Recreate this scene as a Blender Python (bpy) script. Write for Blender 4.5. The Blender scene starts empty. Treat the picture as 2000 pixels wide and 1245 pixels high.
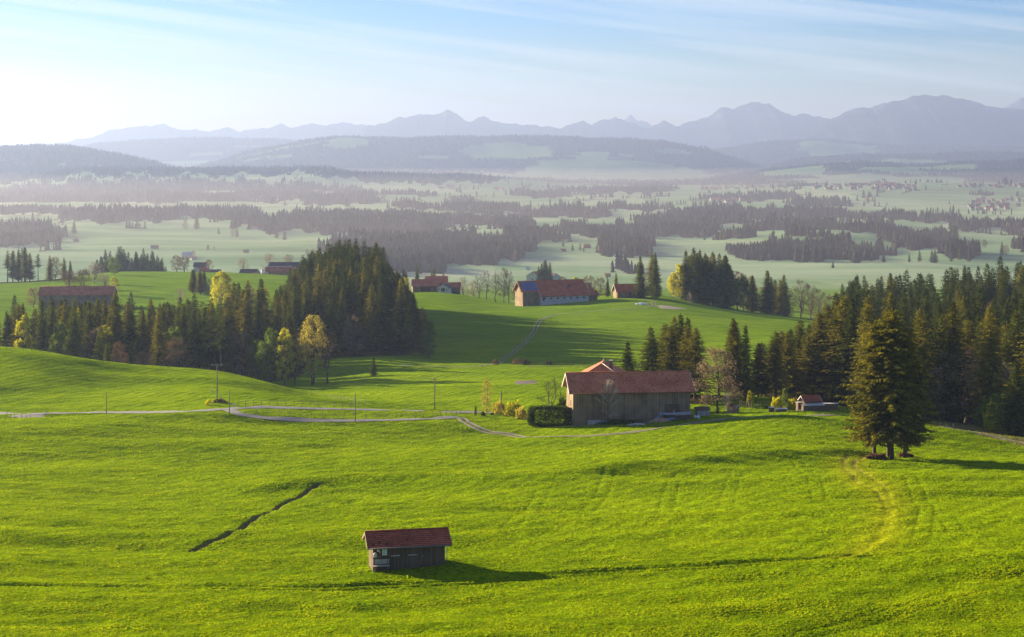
import bpy, bmesh, math, random
import numpy as np
from mathutils import Vector, Matrix
R = math.radians
PI = math.pi
SC = bpy.context.scene
COL = SC.collection
# ------------------------------------------------------------------ camera, sky, sun, exposure
F = 3400.0; CX = 1000.0; HY = 300.0
cam = bpy.data.cameras.new('camera'); camo = bpy.data.objects.new('camera', cam); COL.objects.link(camo)
camo.location = (0, 0, 0); camo.rotation_euler = (R(90), 0, 0)
cam.sensor_width = 36.0; cam.lens = F / 2000 * 36.0; cam.shift_y = -(622.5 - HY) / 2000
cam.clip_start = 1.0; cam.clip_end = 90000.0
SC.camera = camo
SUN_AZ = -52.0      # degrees from the view direction, minus is left
SUN_EL = 12.5
EXPO = 2.0
world = bpy.data.worlds.new('World'); SC.world = world; world.use_nodes = True
wn = world.node_tree.nodes; wl = world.node_tree.links
wn.clear()
wo = wn.new('ShaderNodeOutputWorld'); wb = wn.new('ShaderNodeBackground')
sky = wn.new('ShaderNodeTexSky'); sky.sky_type = 'NISHITA'; sky.sun_disc = False
sky.sun_elevation = R(SUN_EL); sky.sun_rotation = R(SUN_AZ); sky.air_density = 1.0; sky.dust_density = 0.25; sky.ozone_density = 1.6
sky.altitude = 700
# cirrus: thin streaks of cloud, a property of the direction in the sky
tc = wn.new('ShaderNodeTexCoord')
sep = wn.new('ShaderNodeSeparateXYZ'); wl.new(tc.outputs['Generated'], sep.inputs[0])
az = wn.new('ShaderNodeMath'); az.operation = 'ARCTAN2'; wl.new(sep.outputs['X'], az.inputs[0]); wl.new(sep.outputs['Y'], az.inputs[1])
comb = wn.new('ShaderNodeCombineXYZ')
m1 = wn.new('ShaderNodeMath'); m1.operation = 'MULTIPLY'; m1.inputs[1].default_value = 2.6; wl.new(az.outputs[0], m1.inputs[0])
tilt = wn.new('ShaderNodeMath'); tilt.operation = 'MULTIPLY_ADD'; tilt.inputs[1].default_value = 0.13
wl.new(az.outputs[0], tilt.inputs[0]); wl.new(sep.outputs['Z'], tilt.inputs[2])
m2 = wn.new('ShaderNodeMath'); m2.operation = 'MULTIPLY'; m2.inputs[1].default_value = 60.0; wl.new(tilt.outputs[0], m2.inputs[0])
wl.new(m1.outputs[0], comb.inputs[0]); wl.new(m2.outputs[0], comb.inputs[1])
cn = wn.new('ShaderNodeTexNoise'); cn.inputs['Scale'].default_value = 1.3; cn.inputs['Detail'].default_value = 6; cn.inputs['Roughness'].default_value = 0.55; cn.inputs['Distortion'].default_value = 0.35
wl.new(comb.outputs[0], cn.inputs['Vector'])
cr = wn.new('ShaderNodeMapRange'); cr.inputs['From Min'].default_value = 0.44; cr.inputs['From Max'].default_value = 0.64; cr.inputs['To Max'].default_value = 0.5
wl.new(cn.outputs['Fac'], cr.inputs['Value'])
cmix = wn.new('ShaderNodeMixRGB'); cmix.blend_type = 'MIX'; cmix.inputs['Color2'].default_value = (4.6, 5.0, 5.3, 1)
tint = wn.new('ShaderNodeMixRGB'); tint.blend_type = 'MULTIPLY'; tint.inputs[0].default_value = 1.0; wl.new(sky.outputs[0], tint.inputs[1])
hz = wn.new('ShaderNodeValToRGB'); e_ = hz.color_ramp.elements; e_[0].position = 0.0; e_[0].color = (0.62, 0.54, 0.40, 1); e_[1].position = 1.0; e_[1].color = (0.10, 0.33, 0.80, 1)
e2 = e_.new(0.5); e2.color = (0.25, 0.50, 0.84, 1); e3 = e_.new(0.22); e3.color = (0.46, 0.57, 0.70, 1)
hm = wn.new('ShaderNodeMapRange'); hm.inputs[1].default_value = 0.015; hm.inputs[2].default_value = 0.14; wl.new(sep.outputs['Z'], hm.inputs[0]); wl.new(hm.outputs[0], hz.inputs[0]); wl.new(hz.outputs[0], tint.inputs[2])
wl.new(cr.outputs[0], cmix.inputs['Fac']); wl.new(tint.outputs[0], cmix.inputs['Color1'])
wl.new(cmix.outputs[0], wb.inputs['Color']); wb.inputs['Strength'].default_value = 0.05
wl.new(wb.outputs[0], wo.inputs['Surface'])
sun = bpy.data.lights.new('sun', 'SUN'); suno = bpy.data.objects.new('sun', sun); COL.objects.link(suno)
sun.energy = 5.0; sun.angle = R(0.53); sun.color = (1.0, 0.81, 0.50)
sd = Vector((math.sin(R(SUN_AZ)) * math.cos(R(SUN_EL)), math.cos(R(SUN_AZ)) * math.cos(R(SUN_EL)), math.sin(R(SUN_EL))))
suno.rotation_euler = sd.to_track_quat('Z', 'Y').to_euler()
SC.view_settings.view_transform = 'Standard'; SC.view_settings.look = 'None'
SC.view_settings.exposure = EXPO; SC.view_settings.gamma = 1.0; SC.view_settings.use_curve_mapping = False
SC.cycles.volume_bounces = 0; SC.cycles.max_bounces = 6; SC.cycles.transparent_max_bounces = 8

# ------------------------------------------------------------------ helpers
rng = np.random.default_rng(7)
random.seed(5)
def tag(o, label=None, cat=None, group=None, kind=None):
    if label: o['label'] = label
    if cat: o['category'] = cat
    if group: o['group'] = group
    if kind: o['kind'] = kind
    return o
def empty(name, loc=(0, 0, 0), rz=0.0):
    o = bpy.data.objects.new(name, None); COL.objects.link(o); o.location = loc; o.rotation_euler = (0, 0, rz)
    o.empty_display_size = 0.5
    return o
def link(name, me, mat=None, parent=None, mats=None):
    o = bpy.data.objects.new(name, me); COL.objects.link(o)
    if mats:
        for m in mats: me.materials.append(m)
    elif mat is not None: me.materials.append(mat)
    if parent is not None: o.parent = parent
    return o
def copy_tree(o, parent=None):
    c = o.copy(); COL.objects.link(c); c.parent = parent
    for ch in CH.get(o.name, []):
        copy_tree(ch, c)
    return c
CH = {}
def npmesh(name, V, faces, smooth=False, attr=None, matidx=None):
    """faces: list of int arrays (n,3) or (n,4)"""
    me = bpy.data.meshes.new(name)
    V = np.asarray(V, dtype=np.float32)
    me.vertices.add(len(V)); me.vertices.foreach_set('co', V.ravel())
    fl = [np.asarray(f, dtype=np.int32) for f in faces if len(f)]
    loops = np.concatenate([f.ravel() for f in fl]); sizes = np.concatenate([np.full(len(f), f.shape[1], np.int32) for f in fl])
    me.loops.add(len(loops)); me.loops.foreach_set('vertex_index', loops)
    me.polygons.add(len(sizes)); st = np.concatenate([[0], np.cumsum(sizes)[:-1]]).astype(np.int32)
    me.polygons.foreach_set('loop_start', st); me.polygons.foreach_set('loop_total', sizes)
    if matidx is not None: me.polygons.foreach_set('material_index', np.asarray(matidx, np.int32))
    me.polygons.foreach_set('use_smooth', np.full(len(sizes), smooth))
    if attr is not None:
        for k, a in attr.items():
            at = me.attributes.new(k, 'FLOAT_COLOR', 'POINT'); at.data.foreach_set('color', np.asarray(a, np.float32).ravel())
    me.update(calc_edges=True); me.validate()
    return me
class MB:
    """collects boxes, prisms and tubes into one mesh"""
    def __init__(s): s.v = []; s.f = []; s.m = []
    def add(s, vs, fs, m=0):
        b = len(s.v); s.v += [tuple(v) for v in vs]; s.f += [tuple(i + b for i in f) for f in fs]; s.m += [m] * len(fs)
    def box(s, x0, x1, y0, y1, z0, z1, m=0, rot=None):
        vs = [(x0, y0, z0), (x1, y0, z0), (x1, y1, z0), (x0, y1, z0), (x0, y0, z1), (x1, y0, z1), (x1, y1, z1), (x0, y1, z1)]
        if rot is not None:
            c = Vector(((x0 + x1) / 2, (y0 + y1) / 2, (z0 + z1) / 2)); vs = [c + rot @ (Vector(v) - c) for v in vs]
        s.add(vs, [(0, 3, 2, 1), (4, 5, 6, 7), (0, 1, 5, 4), (1, 2, 6, 5), (2, 3, 7, 6), (3, 0, 4, 7)], m)
    def slab(s, p, q, m=0):
        """p, q: matching polygons (bottom, top)"""
        n = len(p); vs = list(p) + list(q)
        fs = [tuple(range(n - 1, -1, -1)), tuple(range(n, 2 * n))] + [(i, (i + 1) % n, n + (i + 1) % n, n + i) for i in range(n)]
        s.add(vs, fs, m)
    def tube(s, p, q, r0, r1=None, n=6, m=0, cap=True):
        p = Vector(p); q = Vector(q); r1 = r0 if r1 is None else r1
        d = (q - p); 
        if d.length < 1e-6: return
        d.normalize(); a = d.orthogonal().normalized(); b = d.cross(a)
        vs = []
        for c, r in ((p, r0), (q, r1)):
            for i in range(n):
                t = 2 * PI * i / n; vs.append(c + a * (r * math.cos(t)) + b * (r * math.sin(t)))
        fs = [(i, (i + 1) % n, n + (i + 1) % n, n + i) for i in range(n)]
        if cap: fs += [tuple(range(n - 1, -1, -1)), tuple(range(n, 2 * n))]
        s.add(vs, fs, m)
    def build(s, name, mat, parent=None, smooth=False, mats=None):
        me = bpy.data.meshes.new(name); me.from_pydata(s.v, [], s.f)
        if any(s.m): me.polygons.foreach_set('material_index', s.m)
        if smooth: me.polygons.foreach_set('use_smooth', [True] * len(me.polygons))
        me.update()
        o = link(name, me, mat, parent, mats)
        if parent is not None: CH.setdefault(parent.name, []).append(o)
        return o

# ------------------------------------------------------------------ materials
def mat_new(name):
    m = bpy.data.materials.new(name); m.use_nodes = True
    nt = m.node_tree; nt.nodes.clear(); out = nt.nodes.new('ShaderNodeOutputMaterial')
    return m, nt, out
def N(nt, t, **kw):
    n = nt.nodes.new(t)
    for k, v in kw.items(): setattr(n, k, v)
    return n
def noise(nt, vec, scale, detail=3, rough=0.55, dist=0.0):
    n = N(nt, 'ShaderNodeTexNoise'); n.inputs['Scale'].default_value = scale; n.inputs['Detail'].default_value = detail
    n.inputs['Roughness'].default_value = rough; n.inputs['Distortion'].default_value = dist
    if vec is not None: nt.links.new(vec, n.inputs['Vector'])
    return n.outputs['Fac']
def ramp(nt, fac, stops):
    r = N(nt, 'ShaderNodeValToRGB'); e = r.color_ramp.elements
    e[0].position = stops[0][0]; e[0].color = (*stops[0][1], 1); e[1].position = stops[-1][0]; e[1].color = (*stops[-1][1], 1)
    for p, c in stops[1:-1]:
        x = e.new(p); x.color = (*c, 1)
    nt.links.new(fac, r.inputs[0]); return r.outputs[0]
def mixc(nt, fac, a, b, mode='MIX'):
    m = N(nt, 'ShaderNodeMixRGB', blend_type=mode)
    for i, v in ((0, fac), (1, a), (2, b)):
        if isinstance(v, (int, float)): m.inputs[i].default_value = v
        elif isinstance(v, tuple): m.inputs[i].default_value = (*v, 1)
        else: nt.links.new(v, m.inputs[i])
    return m.outputs[0]
def math_(nt, op, a, b=0.0, clamp=False):
    m = N(nt, 'ShaderNodeMath', operation=op); m.use_clamp = clamp
    for i, v in ((0, a), (1, b)):
        if isinstance(v, (int, float)): m.inputs[i].default_value = v
        else: nt.links.new(v, m.inputs[i])
    return m.outputs[0]
def mapr(nt, v, a, b, c=0.0, d=1.0):
    m = N(nt, 'ShaderNodeMapRange'); m.inputs[1].default_value = a; m.inputs[2].default_value = b; m.inputs[3].default_value = c; m.inputs[4].default_value = d
    nt.links.new(v, m.inputs[0]); return m.outputs[0]
def scalev(nt, vec, s):
    m = N(nt, 'ShaderNodeMapping'); m.inputs['Scale'].default_value = s; nt.links.new(vec, m.inputs[0]); return m.outputs[0]
def bump(nt, h, strength, dist=0.1, prev=None):
    b = N(nt, 'ShaderNodeBump'); b.inputs['Strength'].default_value = strength; b.inputs['Distance'].default_value = dist
    nt.links.new(h, b.inputs['Height'])
    if prev is not None: nt.links.new(prev, b.inputs['Normal'])
    return b.outputs[0]
def foliage(name, c1, c2, trans=0.3, scale=0.5, rnd=0.35, tcol=None):
    m, nt, out = mat_new(name)
    geo = N(nt, 'ShaderNodeNewGeometry'); oi = N(nt, 'ShaderNodeObjectInfo')
    n = noise(nt, geo.outputs['Position'], scale, 2)
    n2 = noise(nt, geo.outputs['Position'], scale * 7, 1)
    f = math_(nt, 'ADD', mapr(nt, n, 0.3, 0.7, -0.25, 0.75), mapr(nt, n2, 0.3, 0.7, 0, 0.4))
    f = math_(nt, 'ADD', f, mapr(nt, oi.outputs['Random'], 0, 1, -rnd, rnd), True)
    c = mixc(nt, f, c1, c2)
    d = N(nt, 'ShaderNodeBsdfDiffuse'); t = N(nt, 'ShaderNodeBsdfTranslucent'); mx = N(nt, 'ShaderNodeMixShader')
    nt.links.new(c, d.inputs[0])
    tc_ = mixc(nt, 1.0, c, tcol or (1.3, 1.25, 0.6), 'MULTIPLY'); nt.links.new(tc_, t.inputs[0])
    mx.inputs[0].default_value = trans; nt.links.new(d.outputs[0], mx.inputs[1]); nt.links.new(t.outputs[0], mx.inputs[2])
    nt.links.new(mx.outputs[0], out.inputs[0]); return m
def simple(name, col, rough=0.8, var=0.25, scale=3.0, metal=0.0, spec=0.3, bmp=0.0):
    m, nt, out = mat_new(name); p = N(nt, 'ShaderNodeBsdfPrincipled')
    tc_ = N(nt, 'ShaderNodeTexCoord'); n = noise(nt, tc_.outputs['Object'], scale, 4)
    c = mixc(nt, mapr(nt, n, 0.3, 0.7), tuple(x * (1 - var) for x in col), tuple(min(1, x * (1 + var)) for x in col))
    nt.links.new(c, p.inputs['Base Color']); p.inputs['Roughness'].default_value = rough; p.inputs['Metallic'].default_value = metal
    p.inputs['Specular IOR Level'].default_value = spec
    if bmp: nt.links.new(bump(nt, n, bmp, 0.05), p.inputs['Normal'])
    nt.links.new(p.outputs[0], out.inputs[0]); return m
def planks(name, c1, c2, width=0.18, weather=0.5):
    m, nt, out = mat_new(name); p = N(nt, 'ShaderNodeBsdfPrincipled'); p.inputs['Roughness'].default_value = 0.85
    tc_ = N(nt, 'ShaderNodeTexCoord'); g = N(nt, 'ShaderNodeSeparateXYZ'); nt.links.new(tc_.outputs['Object'], g.inputs[0])
    s = math_(nt, 'ADD', g.outputs[0], g.outputs[1]); u = math_(nt, 'DIVIDE', s, width)
    fl = math_(nt, 'FLOOR', u); fr = math_(nt, 'FRACT', u)
    wn_ = N(nt, 'ShaderNodeTexWhiteNoise', noise_dimensions='1D'); nt.links.new(fl, wn_.inputs['W'])
    grain = noise(nt, scalev(nt, tc_.outputs['Object'], (14, 14, 0.6)), 1.0, 4)
    big = noise(nt, tc_.outputs['Object'], 0.35, 3)
    f = math_(nt, 'ADD', math_(nt, 'MULTIPLY', wn_.outputs['Value'], 0.45), math_(nt, 'MULTIPLY', grain, 0.45))
    f = math_(nt, 'ADD', f, mapr(nt, big, 0.35, 0.65, -0.2, 0.3), True)
    c = mixc(nt, f, c1, c2)
    gap = math_(nt, 'LESS_THAN', fr, 0.07)
    c = mixc(nt, gap, c, tuple(x * 0.35 for x in c1))
    nt.links.new(c, p.inputs['Base Color']); p.inputs['Specular IOR Level'].default_value = 0.2
    h = math_(nt, 'SUBTRACT', math_(nt, 'MULTIPLY', wn_.outputs['Value'], 0.4), gap)
    nt.links.new(bump(nt, h, 0.7, 0.03), p.inputs['Normal'])
    nt.links.new(p.outputs[0], out.inputs[0]); return m
def tiles(name, c1, c2, row=0.16, colw=0.28, moss=0.3):
    """tile courses: rows follow the height on the slope"""
    m, nt, out = mat_new(name); p = N(nt, 'ShaderNodeBsdfPrincipled'); p.inputs['Roughness'].default_value = 0.75
    tc_ = N(nt, 'ShaderNodeTexCoord'); g = N(nt, 'ShaderNodeSeparateXYZ'); nt.links.new(tc_.outputs['Object'], g.inputs[0])
    v = math_(nt, 'DIVIDE', g.outputs[2], row); vf = math_(nt, 'FRACT', v); vi = math_(nt, 'FLOOR', v)
    u = math_(nt, 'DIVIDE', math_(nt, 'ADD', g.outputs[0], math_(nt, 'MULTIPLY', vi, colw * 0.5)), colw)
    uf = math_(nt, 'FRACT', u); ui = math_(nt, 'FLOOR', u)
    cmb = N(nt, 'ShaderNodeCombineXYZ'); nt.links.new(ui, cmb.inputs[0]); nt.links.new(vi, cmb.inputs[1])
    wn_ = N(nt, 'ShaderNodeTexWhiteNoise', noise_dimensions='2D'); nt.links.new(cmb.outputs[0], wn_.inputs['Vector'])
    big = noise(nt, tc_.outputs['Object'], 0.3, 4)
    f = math_(nt, 'ADD', math_(nt, 'MULTIPLY', wn_.outputs['Value'], 0.6), mapr(nt, big, 0.35, 0.65, -0.2, 0.5), True)
    c = mixc(nt, f, c1, c2)
    ln = math_(nt, 'LESS_THAN', vf, 0.32); lu = math_(nt, 'LESS_THAN', uf, 0.1)
    e = math_(nt, 'MAXIMUM', ln, math_(nt, 'MULTIPLY', lu, 0.5))
    c = mixc(nt, math_(nt, 'MULTIPLY', e, 0.85), c, tuple(x * 0.4 for x in c1))
    odd = math_(nt, 'GREATER_THAN', wn_.outputs['Value'], 0.985)
    c = mixc(nt, odd, c, tuple(x * 0.3 for x in c1))
    st = noise(nt, tc_.outputs['Object'], 1.3, 4, 0.7)
    c = mixc(nt, math_(nt, 'MULTIPLY', mapr(nt, st, 0.52, 0.75), moss), c, (0.05, 0.05, 0.035))
    nt.links.new(c, p.inputs['Base Color']); p.inputs['Specular IOR Level'].default_value = 0.25
    h = math_(nt, 'SUBTRACT', vf, math_(nt, 'MULTIPLY', lu, 0.3))
    nt.links.new(bump(nt, h, 0.6, 0.04), p.inputs['Normal'])
    nt.links.new(p.outputs[0], out.inputs[0]); return m

M = {}
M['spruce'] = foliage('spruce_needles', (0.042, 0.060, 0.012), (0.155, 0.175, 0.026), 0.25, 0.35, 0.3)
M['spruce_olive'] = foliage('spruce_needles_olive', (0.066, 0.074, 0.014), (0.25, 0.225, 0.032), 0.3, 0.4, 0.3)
M['edgedark'] = simple('stained_board', (0.22, 0.14, 0.09), 0.8, 0.2, 2.0)
M['bark'] = simple('bark', (0.085, 0.062, 0.045), 0.95, 0.45, 2.5, bmp=0.6)
M['barkgrey'] = simple('bark_grey', (0.17, 0.14, 0.115), 0.95, 0.4, 2.5, bmp=0.4)
M['twig'] = simple('twigs_brown', (0.15, 0.105, 0.075), 0.95, 0.3, 0.5)
M['twigdark'] = simple('twigs_dark', (0.085, 0.062, 0.05), 0.95, 0.3, 0.5)
M['twigpale'] = simple('twigs_pale', (0.46, 0.38, 0.29), 0.95, 0.3, 0.5)
M['leafyellow'] = foliage('leaves_yellow_green', (0.30, 0.30, 0.015), (0.62, 0.60, 0.03), 0.5, 0.6, 0.15, (1.2, 1.15, .6))
M['leafgold'] = foliage('leaves_gold', (0.29, 0.26, 0.05), (0.55, 0.50, 0.11), 0.5, 0.6, 0.15, (1.2, 1.1, .6))
M['leafgreen'] = foliage('leaves_fresh_green', (0.08, 0.13, 0.02), (0.22, 0.30, 0.05), 0.45, 0.6, 0.15, (1.2, 1.15, .6))
M['leafbrown'] = foliage('buds_brown', (0.11, 0.075, 0.045), (0.24, 0.16, 0.09), 0.35, 0.6, 0.25, (1.2, 1.0, .8))
M['leafpale'] = foliage('buds_pale', (0.26, 0.20, 0.12), (0.42, 0.34, 0.19), 0.35, 0.6, 0.2, (1.1, 1.0, .8))
M['leafdark'] = foliage('hedge_leaves', (0.035, 0.06, 0.008), (0.11, 0.15, 0.015), 0.3, 1.2, 0.2)
M['woodgrey'] = planks('weathered_boards', (0.12, 0.078, 0.046), (0.38, 0.27, 0.175), 0.2)
M['wooddark'] = planks('dark_boards', (0.06, 0.04, 0.026), (0.20, 0.14, 0.09), 0.16)
M['woodwarm'] = planks('brown_boards', (0.16, 0.09, 0.05), (0.34, 0.21, 0.12), 0.2)
M['woodorange'] = planks('orange_boards', (0.38, 0.17, 0.06), (0.55, 0.28, 0.10), 0.25)
M['tile'] = tiles('red_roof_tiles', (0.44, 0.12, 0.05), (0.72, 0.27, 0.13), 0.2, 0.3)
M['tilehut'] = tiles('brown_roof_tiles', (0.24, 0.055, 0.026), (0.52, 0.135, 0.065), 0.12, 0.24, 0.1)
M['tilebright'] = tiles('bright_red_roof_tiles', (0.42, 0.09, 0.04), (0.66, 0.19, 0.08), 0.25, 0.35, 0.15)
M['tiledark'] = tiles('dark_roof_tiles', (0.075, 0.05, 0.05), (0.15, 0.10, 0.10), 0.25, 0.35, 0.2)
M['plaster'] = simple('white_plaster', (0.52, 0.50, 0.46), 0.9, 0.12, 0.8)
M['sheet'] = simple('grey_metal_sheet', (0.40, 0.42, 0.45), 0.5, 0.15, 1.0, 0.2, 0.5)
M['glass'] = simple('window_glass', (0.03, 0.035, 0.045), 0.12, 0.2, 2.0, 0, 0.6)
M['edge'] = simple('pale_board', (0.55, 0.50, 0.44), 0.8, 0.2, 2.0)
M['post'] = simple('post_wood', (0.20, 0.16, 0.12), 0.9, 0.3, 2.0)
M['wire'] = simple('wire', (0.14, 0.13, 0.12), 0.6, 0.1, 1.0)
M['bluetarp'] = simple('blue_sheet', (0.16, 0.30, 0.46), 0.6, 0.2, 1.5)
M['stone'] = simple('broken_stone', (0.42, 0.40, 0.36), 0.9, 0.3, 2.0)
M['splitwood'] = simple('split_wood', (0.46, 0.33, 0.20), 0.9, 0.35, 2.0)
M['logend'] = simple('stacked_logs', (0.20, 0.145, 0.105), 0.9, 0.5, 4.0, bmp=0.8)
M['white'] = simple('white_paint', (0.75, 0.75, 0.73), 0.6, 0.05, 1.0)
M['villagewall'] = simple('village_plaster', (0.24, 0.23, 0.225), 0.9, 0.2, 0.5)
M['paper'] = simple('pale_paper', (0.72, 0.76, 0.74), 0.8, 0.1, 4.0)
M['blueink'] = simple('blue_ink', (0.12, 0.27, 0.50), 0.8, 0.1, 4.0)
M['solar'] = simple('solar_cells', (0.035, 0.09, 0.24), 0.25, 0.2, 1.0, 0.0, 0.6)
M['brick'] = simple('chimney_brick', (0.20, 0.09, 0.06), 0.9, 0.3, 6.0)
# ------------------------------------------------------------------ the lie of the land
DK = np.array([40, 60, 90, 120, 155, 200, 250, 300, 340, 380, 410, 440, 475, 520, 580, 650, 750, 850, 950, 1050, 1150, 1300, 1600, 2000, 2500], float)
PLAIN = 510000.0
LAND = {
 -900: [1900, 1717, 1433, 1255, 1130, 1035, 955, 890, 850, 812, 780, 735, 690, 715, 740, 722, 655, 612, 582, 564, 554, 562, 570, 550, 504],
 0:    [1900, 1717, 1433, 1250, 1125, 1030, 950, 885, 845, 808, 775, 730, 678, 705, 735, 720, 655, 610, 580, 562, 552, 560, 570, 550, 504],
 250:  [1900, 1717, 1433, 1250, 1125, 1030, 950, 885, 842, 806, 782, 748, 711, 735, 745, 715, 655, 610, 580, 555, 541, 531, 560, 552, 504],
 420:  [1900, 1717, 1433, 1247, 1118, 1022, 947, 886, 840, 804, 782, 754, 722, 742, 750, 715, 652, 608, 578, 554, 541, 531, 560, 552, 504],
 500:  [1900, 1717, 1433, 1245, 1115, 1020, 945, 887, 842, 807, 785, 762, 741, 752, 748, 713, 650, 608, 578, 554, 541, 535, 560, 552, 504],
 620:  [1900, 1717, 1433, 1243, 1110, 1014, 942, 888, 845, 811, 793, 780, 771, 758, 742, 705, 649, 608, 578, 557, 546, 546, 560, 553, 504],
 750:  [1900, 1717, 1433, 1242, 1106, 1008, 940, 888, 847, 814, 800, 786, 770, 752, 728, 698, 650, 612, 585, 575, 573, 575, 567, 553, 504],
 850:  [1900, 1717, 1433, 1242, 1105, 1006, 938, 888, 848, 816, 802, 787, 769, 751, 727, 699, 652, 614, 583, 571, 574, 580, 567, 553, 504],
 1000: [1900, 1717, 1433, 1241, 1103, 1004, 937, 889, 851, 820, 803, 786, 768, 750, 727, 700, 655, 617, 592, 588, 594, 586, 569, 553, 504],
 1250: [1900, 1717, 1433, 1240, 1098, 999, 930, 880, 846, 815, 798, 782, 765, 747, 722, 695, 650, 608, 579, 580, 588, 586, 569, 553, 504],
 1500: [1900, 1717, 1433, 1240, 1094, 993, 924, 874, 841, 812, 798, 783, 765, 745, 720, 690, 652, 628, 613, 625, 625, 605, 571, 553, 504],
 1750: [1900, 1717, 1433, 1240, 1090, 987, 926, 889, 858, 834, 820, 808, 795, 774, 745, 712, 672, 645, 635, 635, 628, 605, 571, 553, 504],
 2000: [1900, 1717, 1433, 1240, 1086, 985, 927, 897, 876, 858, 843, 828, 811, 785, 748, 708, 655, 617, 610, 620, 618, 600, 571, 553, 504],
 2900: [1900, 1717, 1433, 1240, 1084, 985, 930, 899, 880, 862, 845, 828, 806, 775, 735, 694, 640, 605, 600, 615, 612, 598, 571, 553, 504]}
RIDGES = [  # distance, front width, crest line in (column, height line)
 (12500, 1300, [(-400, 345), (300, 342), (350, 335), (420, 318), (480, 300), (560, 285), (620, 273), (660, 269), (760, 267), (870, 266), (960, 271), (1080, 268), (1200, 273), (1300, 282), (1380, 294), (1440, 312), (1500, 330), (1560, 340), (2900, 342)]),
 (16500, 1500, [(-900, 325), (100, 305), (180, 284), (250, 277), (330, 273), (430, 269), (530, 272), (600, 278), (700, 290), (900, 315), (2900, 318)]),
 (9500, 1200, [(-900, 287), (0, 288), (60, 287), (140, 288), (200, 301), (260, 311), (300, 319), (360, 338), (420, 352), (2900, 354)]),
 (15500, 1500, [(-900, 330), (1200, 320), (1380, 294), (1450, 284), (1500, 278), (1580, 272), (1640, 276), (1700, 282), (1800, 287), (1900, 288), (2000, 286), (2900, 284)]),
 (7800, 900, [(-900, 350), (0, 352), (100, 342), (160, 331), (300, 332), (500, 333), (640, 331), (700, 341), (900, 347), (1000, 354), (1100, 364), (1200, 366), (2900, 366)]),
 (6500, 700, [(-900, 379), (1420, 379), (1500, 373), (1560, 368), (1700, 362), (1800, 359), (1900, 362), (2000, 366), (2900, 366)]),
 (10000, 1100, [(-900, 352), (1350, 352), (1420, 345), (1500, 334), (1600, 326), (1700, 321), (1800, 322), (2000, 318), (2900, 316)]),
 (12500, 1000, [(-900, 342), (1450, 340), (1560, 312), (1750, 303), (1900, 301), (2900, 298)]),
 (4300, 450, [(-900, 420), (0, 432), (80, 425), (160, 413), (250, 414), (330, 423), (400, 419), (2900, 419)]),
 (3000, 260, [(-900, 470), (1380, 470), (1450, 463), (1540, 454), (1620, 452), (1700, 458), (1780, 470), (2900, 470)]),
 (4150, 250, [(-900, 423), (1250, 423), (1330, 418), (1450, 416), (1600, 419), (1700, 424), (2900, 424)]),
]
def pchip(x, y, xi):
    h = np.diff(x); d = np.diff(y) / h; m = np.zeros_like(y)
    for i in range(1, len(x) - 1):
        if d[i - 1] * d[i] > 0:
            w1 = 2 * h[i] + h[i - 1]; w2 = h[i] + 2 * h[i - 1]; m[i] = (w1 + w2) / (w1 / d[i - 1] + w2 / d[i])
    m[0] = d[0]; m[-1] = d[-1]
    k = np.clip(np.searchsorted(x, xi) - 1, 0, len(x) - 2); t = (xi - x[k]) / h[k]
    return ((1 + 2 * t) * (1 - t) ** 2 * y[k] + t * (1 - t) ** 2 * h[k] * m[k] + t * t * (3 - 2 * t) * y[k + 1] + t * t * (t - 1) * h[k] * m[k + 1])
GP = np.arange(-1800, 3801, 10.0); GL = np.linspace(math.log(40), math.log(40000), 1400)
GD = np.exp(GL)
_cols = sorted(LAND); _rows = []
far = np.array([3000, 4000, 5000, 6500, 8000, 10000, 14000, 20000, 40000], float)
for c in _cols:
    # heights rather than picture lines are interpolated, so hills keep their round shape
    dd = np.concatenate([DK, far]); yy = np.concatenate([np.array(LAND[c], float) - HY, PLAIN / far])
    zz = -yy / F * dd
    _rows.append(pchip(np.log(dd), zz, GL))
_rows = np.array(_rows)
GZ = np.empty((len(GP), len(GL)))
for j in range(len(GL)):
    GZ[:, j] = pchip(np.array([-1800.0] + _cols + [3800.0]), np.concatenate([[_rows[0, j]], _rows[:, j], [_rows[-1, j]]]), GP)
# soften the creases between the profiles
for _ in range(6):
    GZ[1:-1] = 0.25 * GZ[:-2] + 0.5 * GZ[1:-1] + 0.25 * GZ[2:]
for _ in range(3):
    GZ[:, 1:-1] = 0.25 * GZ[:, :-2] + 0.5 * GZ[:, 1:-1] + 0.25 * GZ[:, 2:]
_plain = -PLAIN / F
for D, s, pts in RIDGES:
    pp = np.array(pts, float); crest = np.interp(GP, pp[:, 0], pp[:, 1])
    zc = -(crest - HY) / F * D
    w = np.where(GD < D, np.exp(-((GD - D) / s) ** 2), np.exp(-((GD - D) / (s * 1.6)) ** 2))
    GZ = np.maximum(GZ, _plain + np.outer(np.maximum(zc - _plain, 0), w)) if D > 2600 else GZ
def smooth(x, a, b):
    t = np.clip((x - a) / (b - a), 0, 1); return t * t * (3 - 2 * t)
_nr = np.random.default_rng(3)
_w = [(_nr.uniform(0, 2 * PI), _nr.uniform(0, 6.28), _nr.uniform(0.75, 1.3)) for _ in range(40)]
def wob(X, Y, L, k0=0, n=6):
    """smooth irregular waves of wavelength about L, roughly -1..1"""
    s = 0
    for i in range(n):
        a, p, q = _w[(k0 + i) % 40]; k = 2 * PI / (L * q)
        s = s + np.sin((X * math.cos(a) + Y * math.sin(a)) * k + p + 0.9 * np.sin((X * math.sin(a) - Y * math.cos(a)) * k * 0.53 + 2 * p))
    return s / n * 1.5
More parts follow.
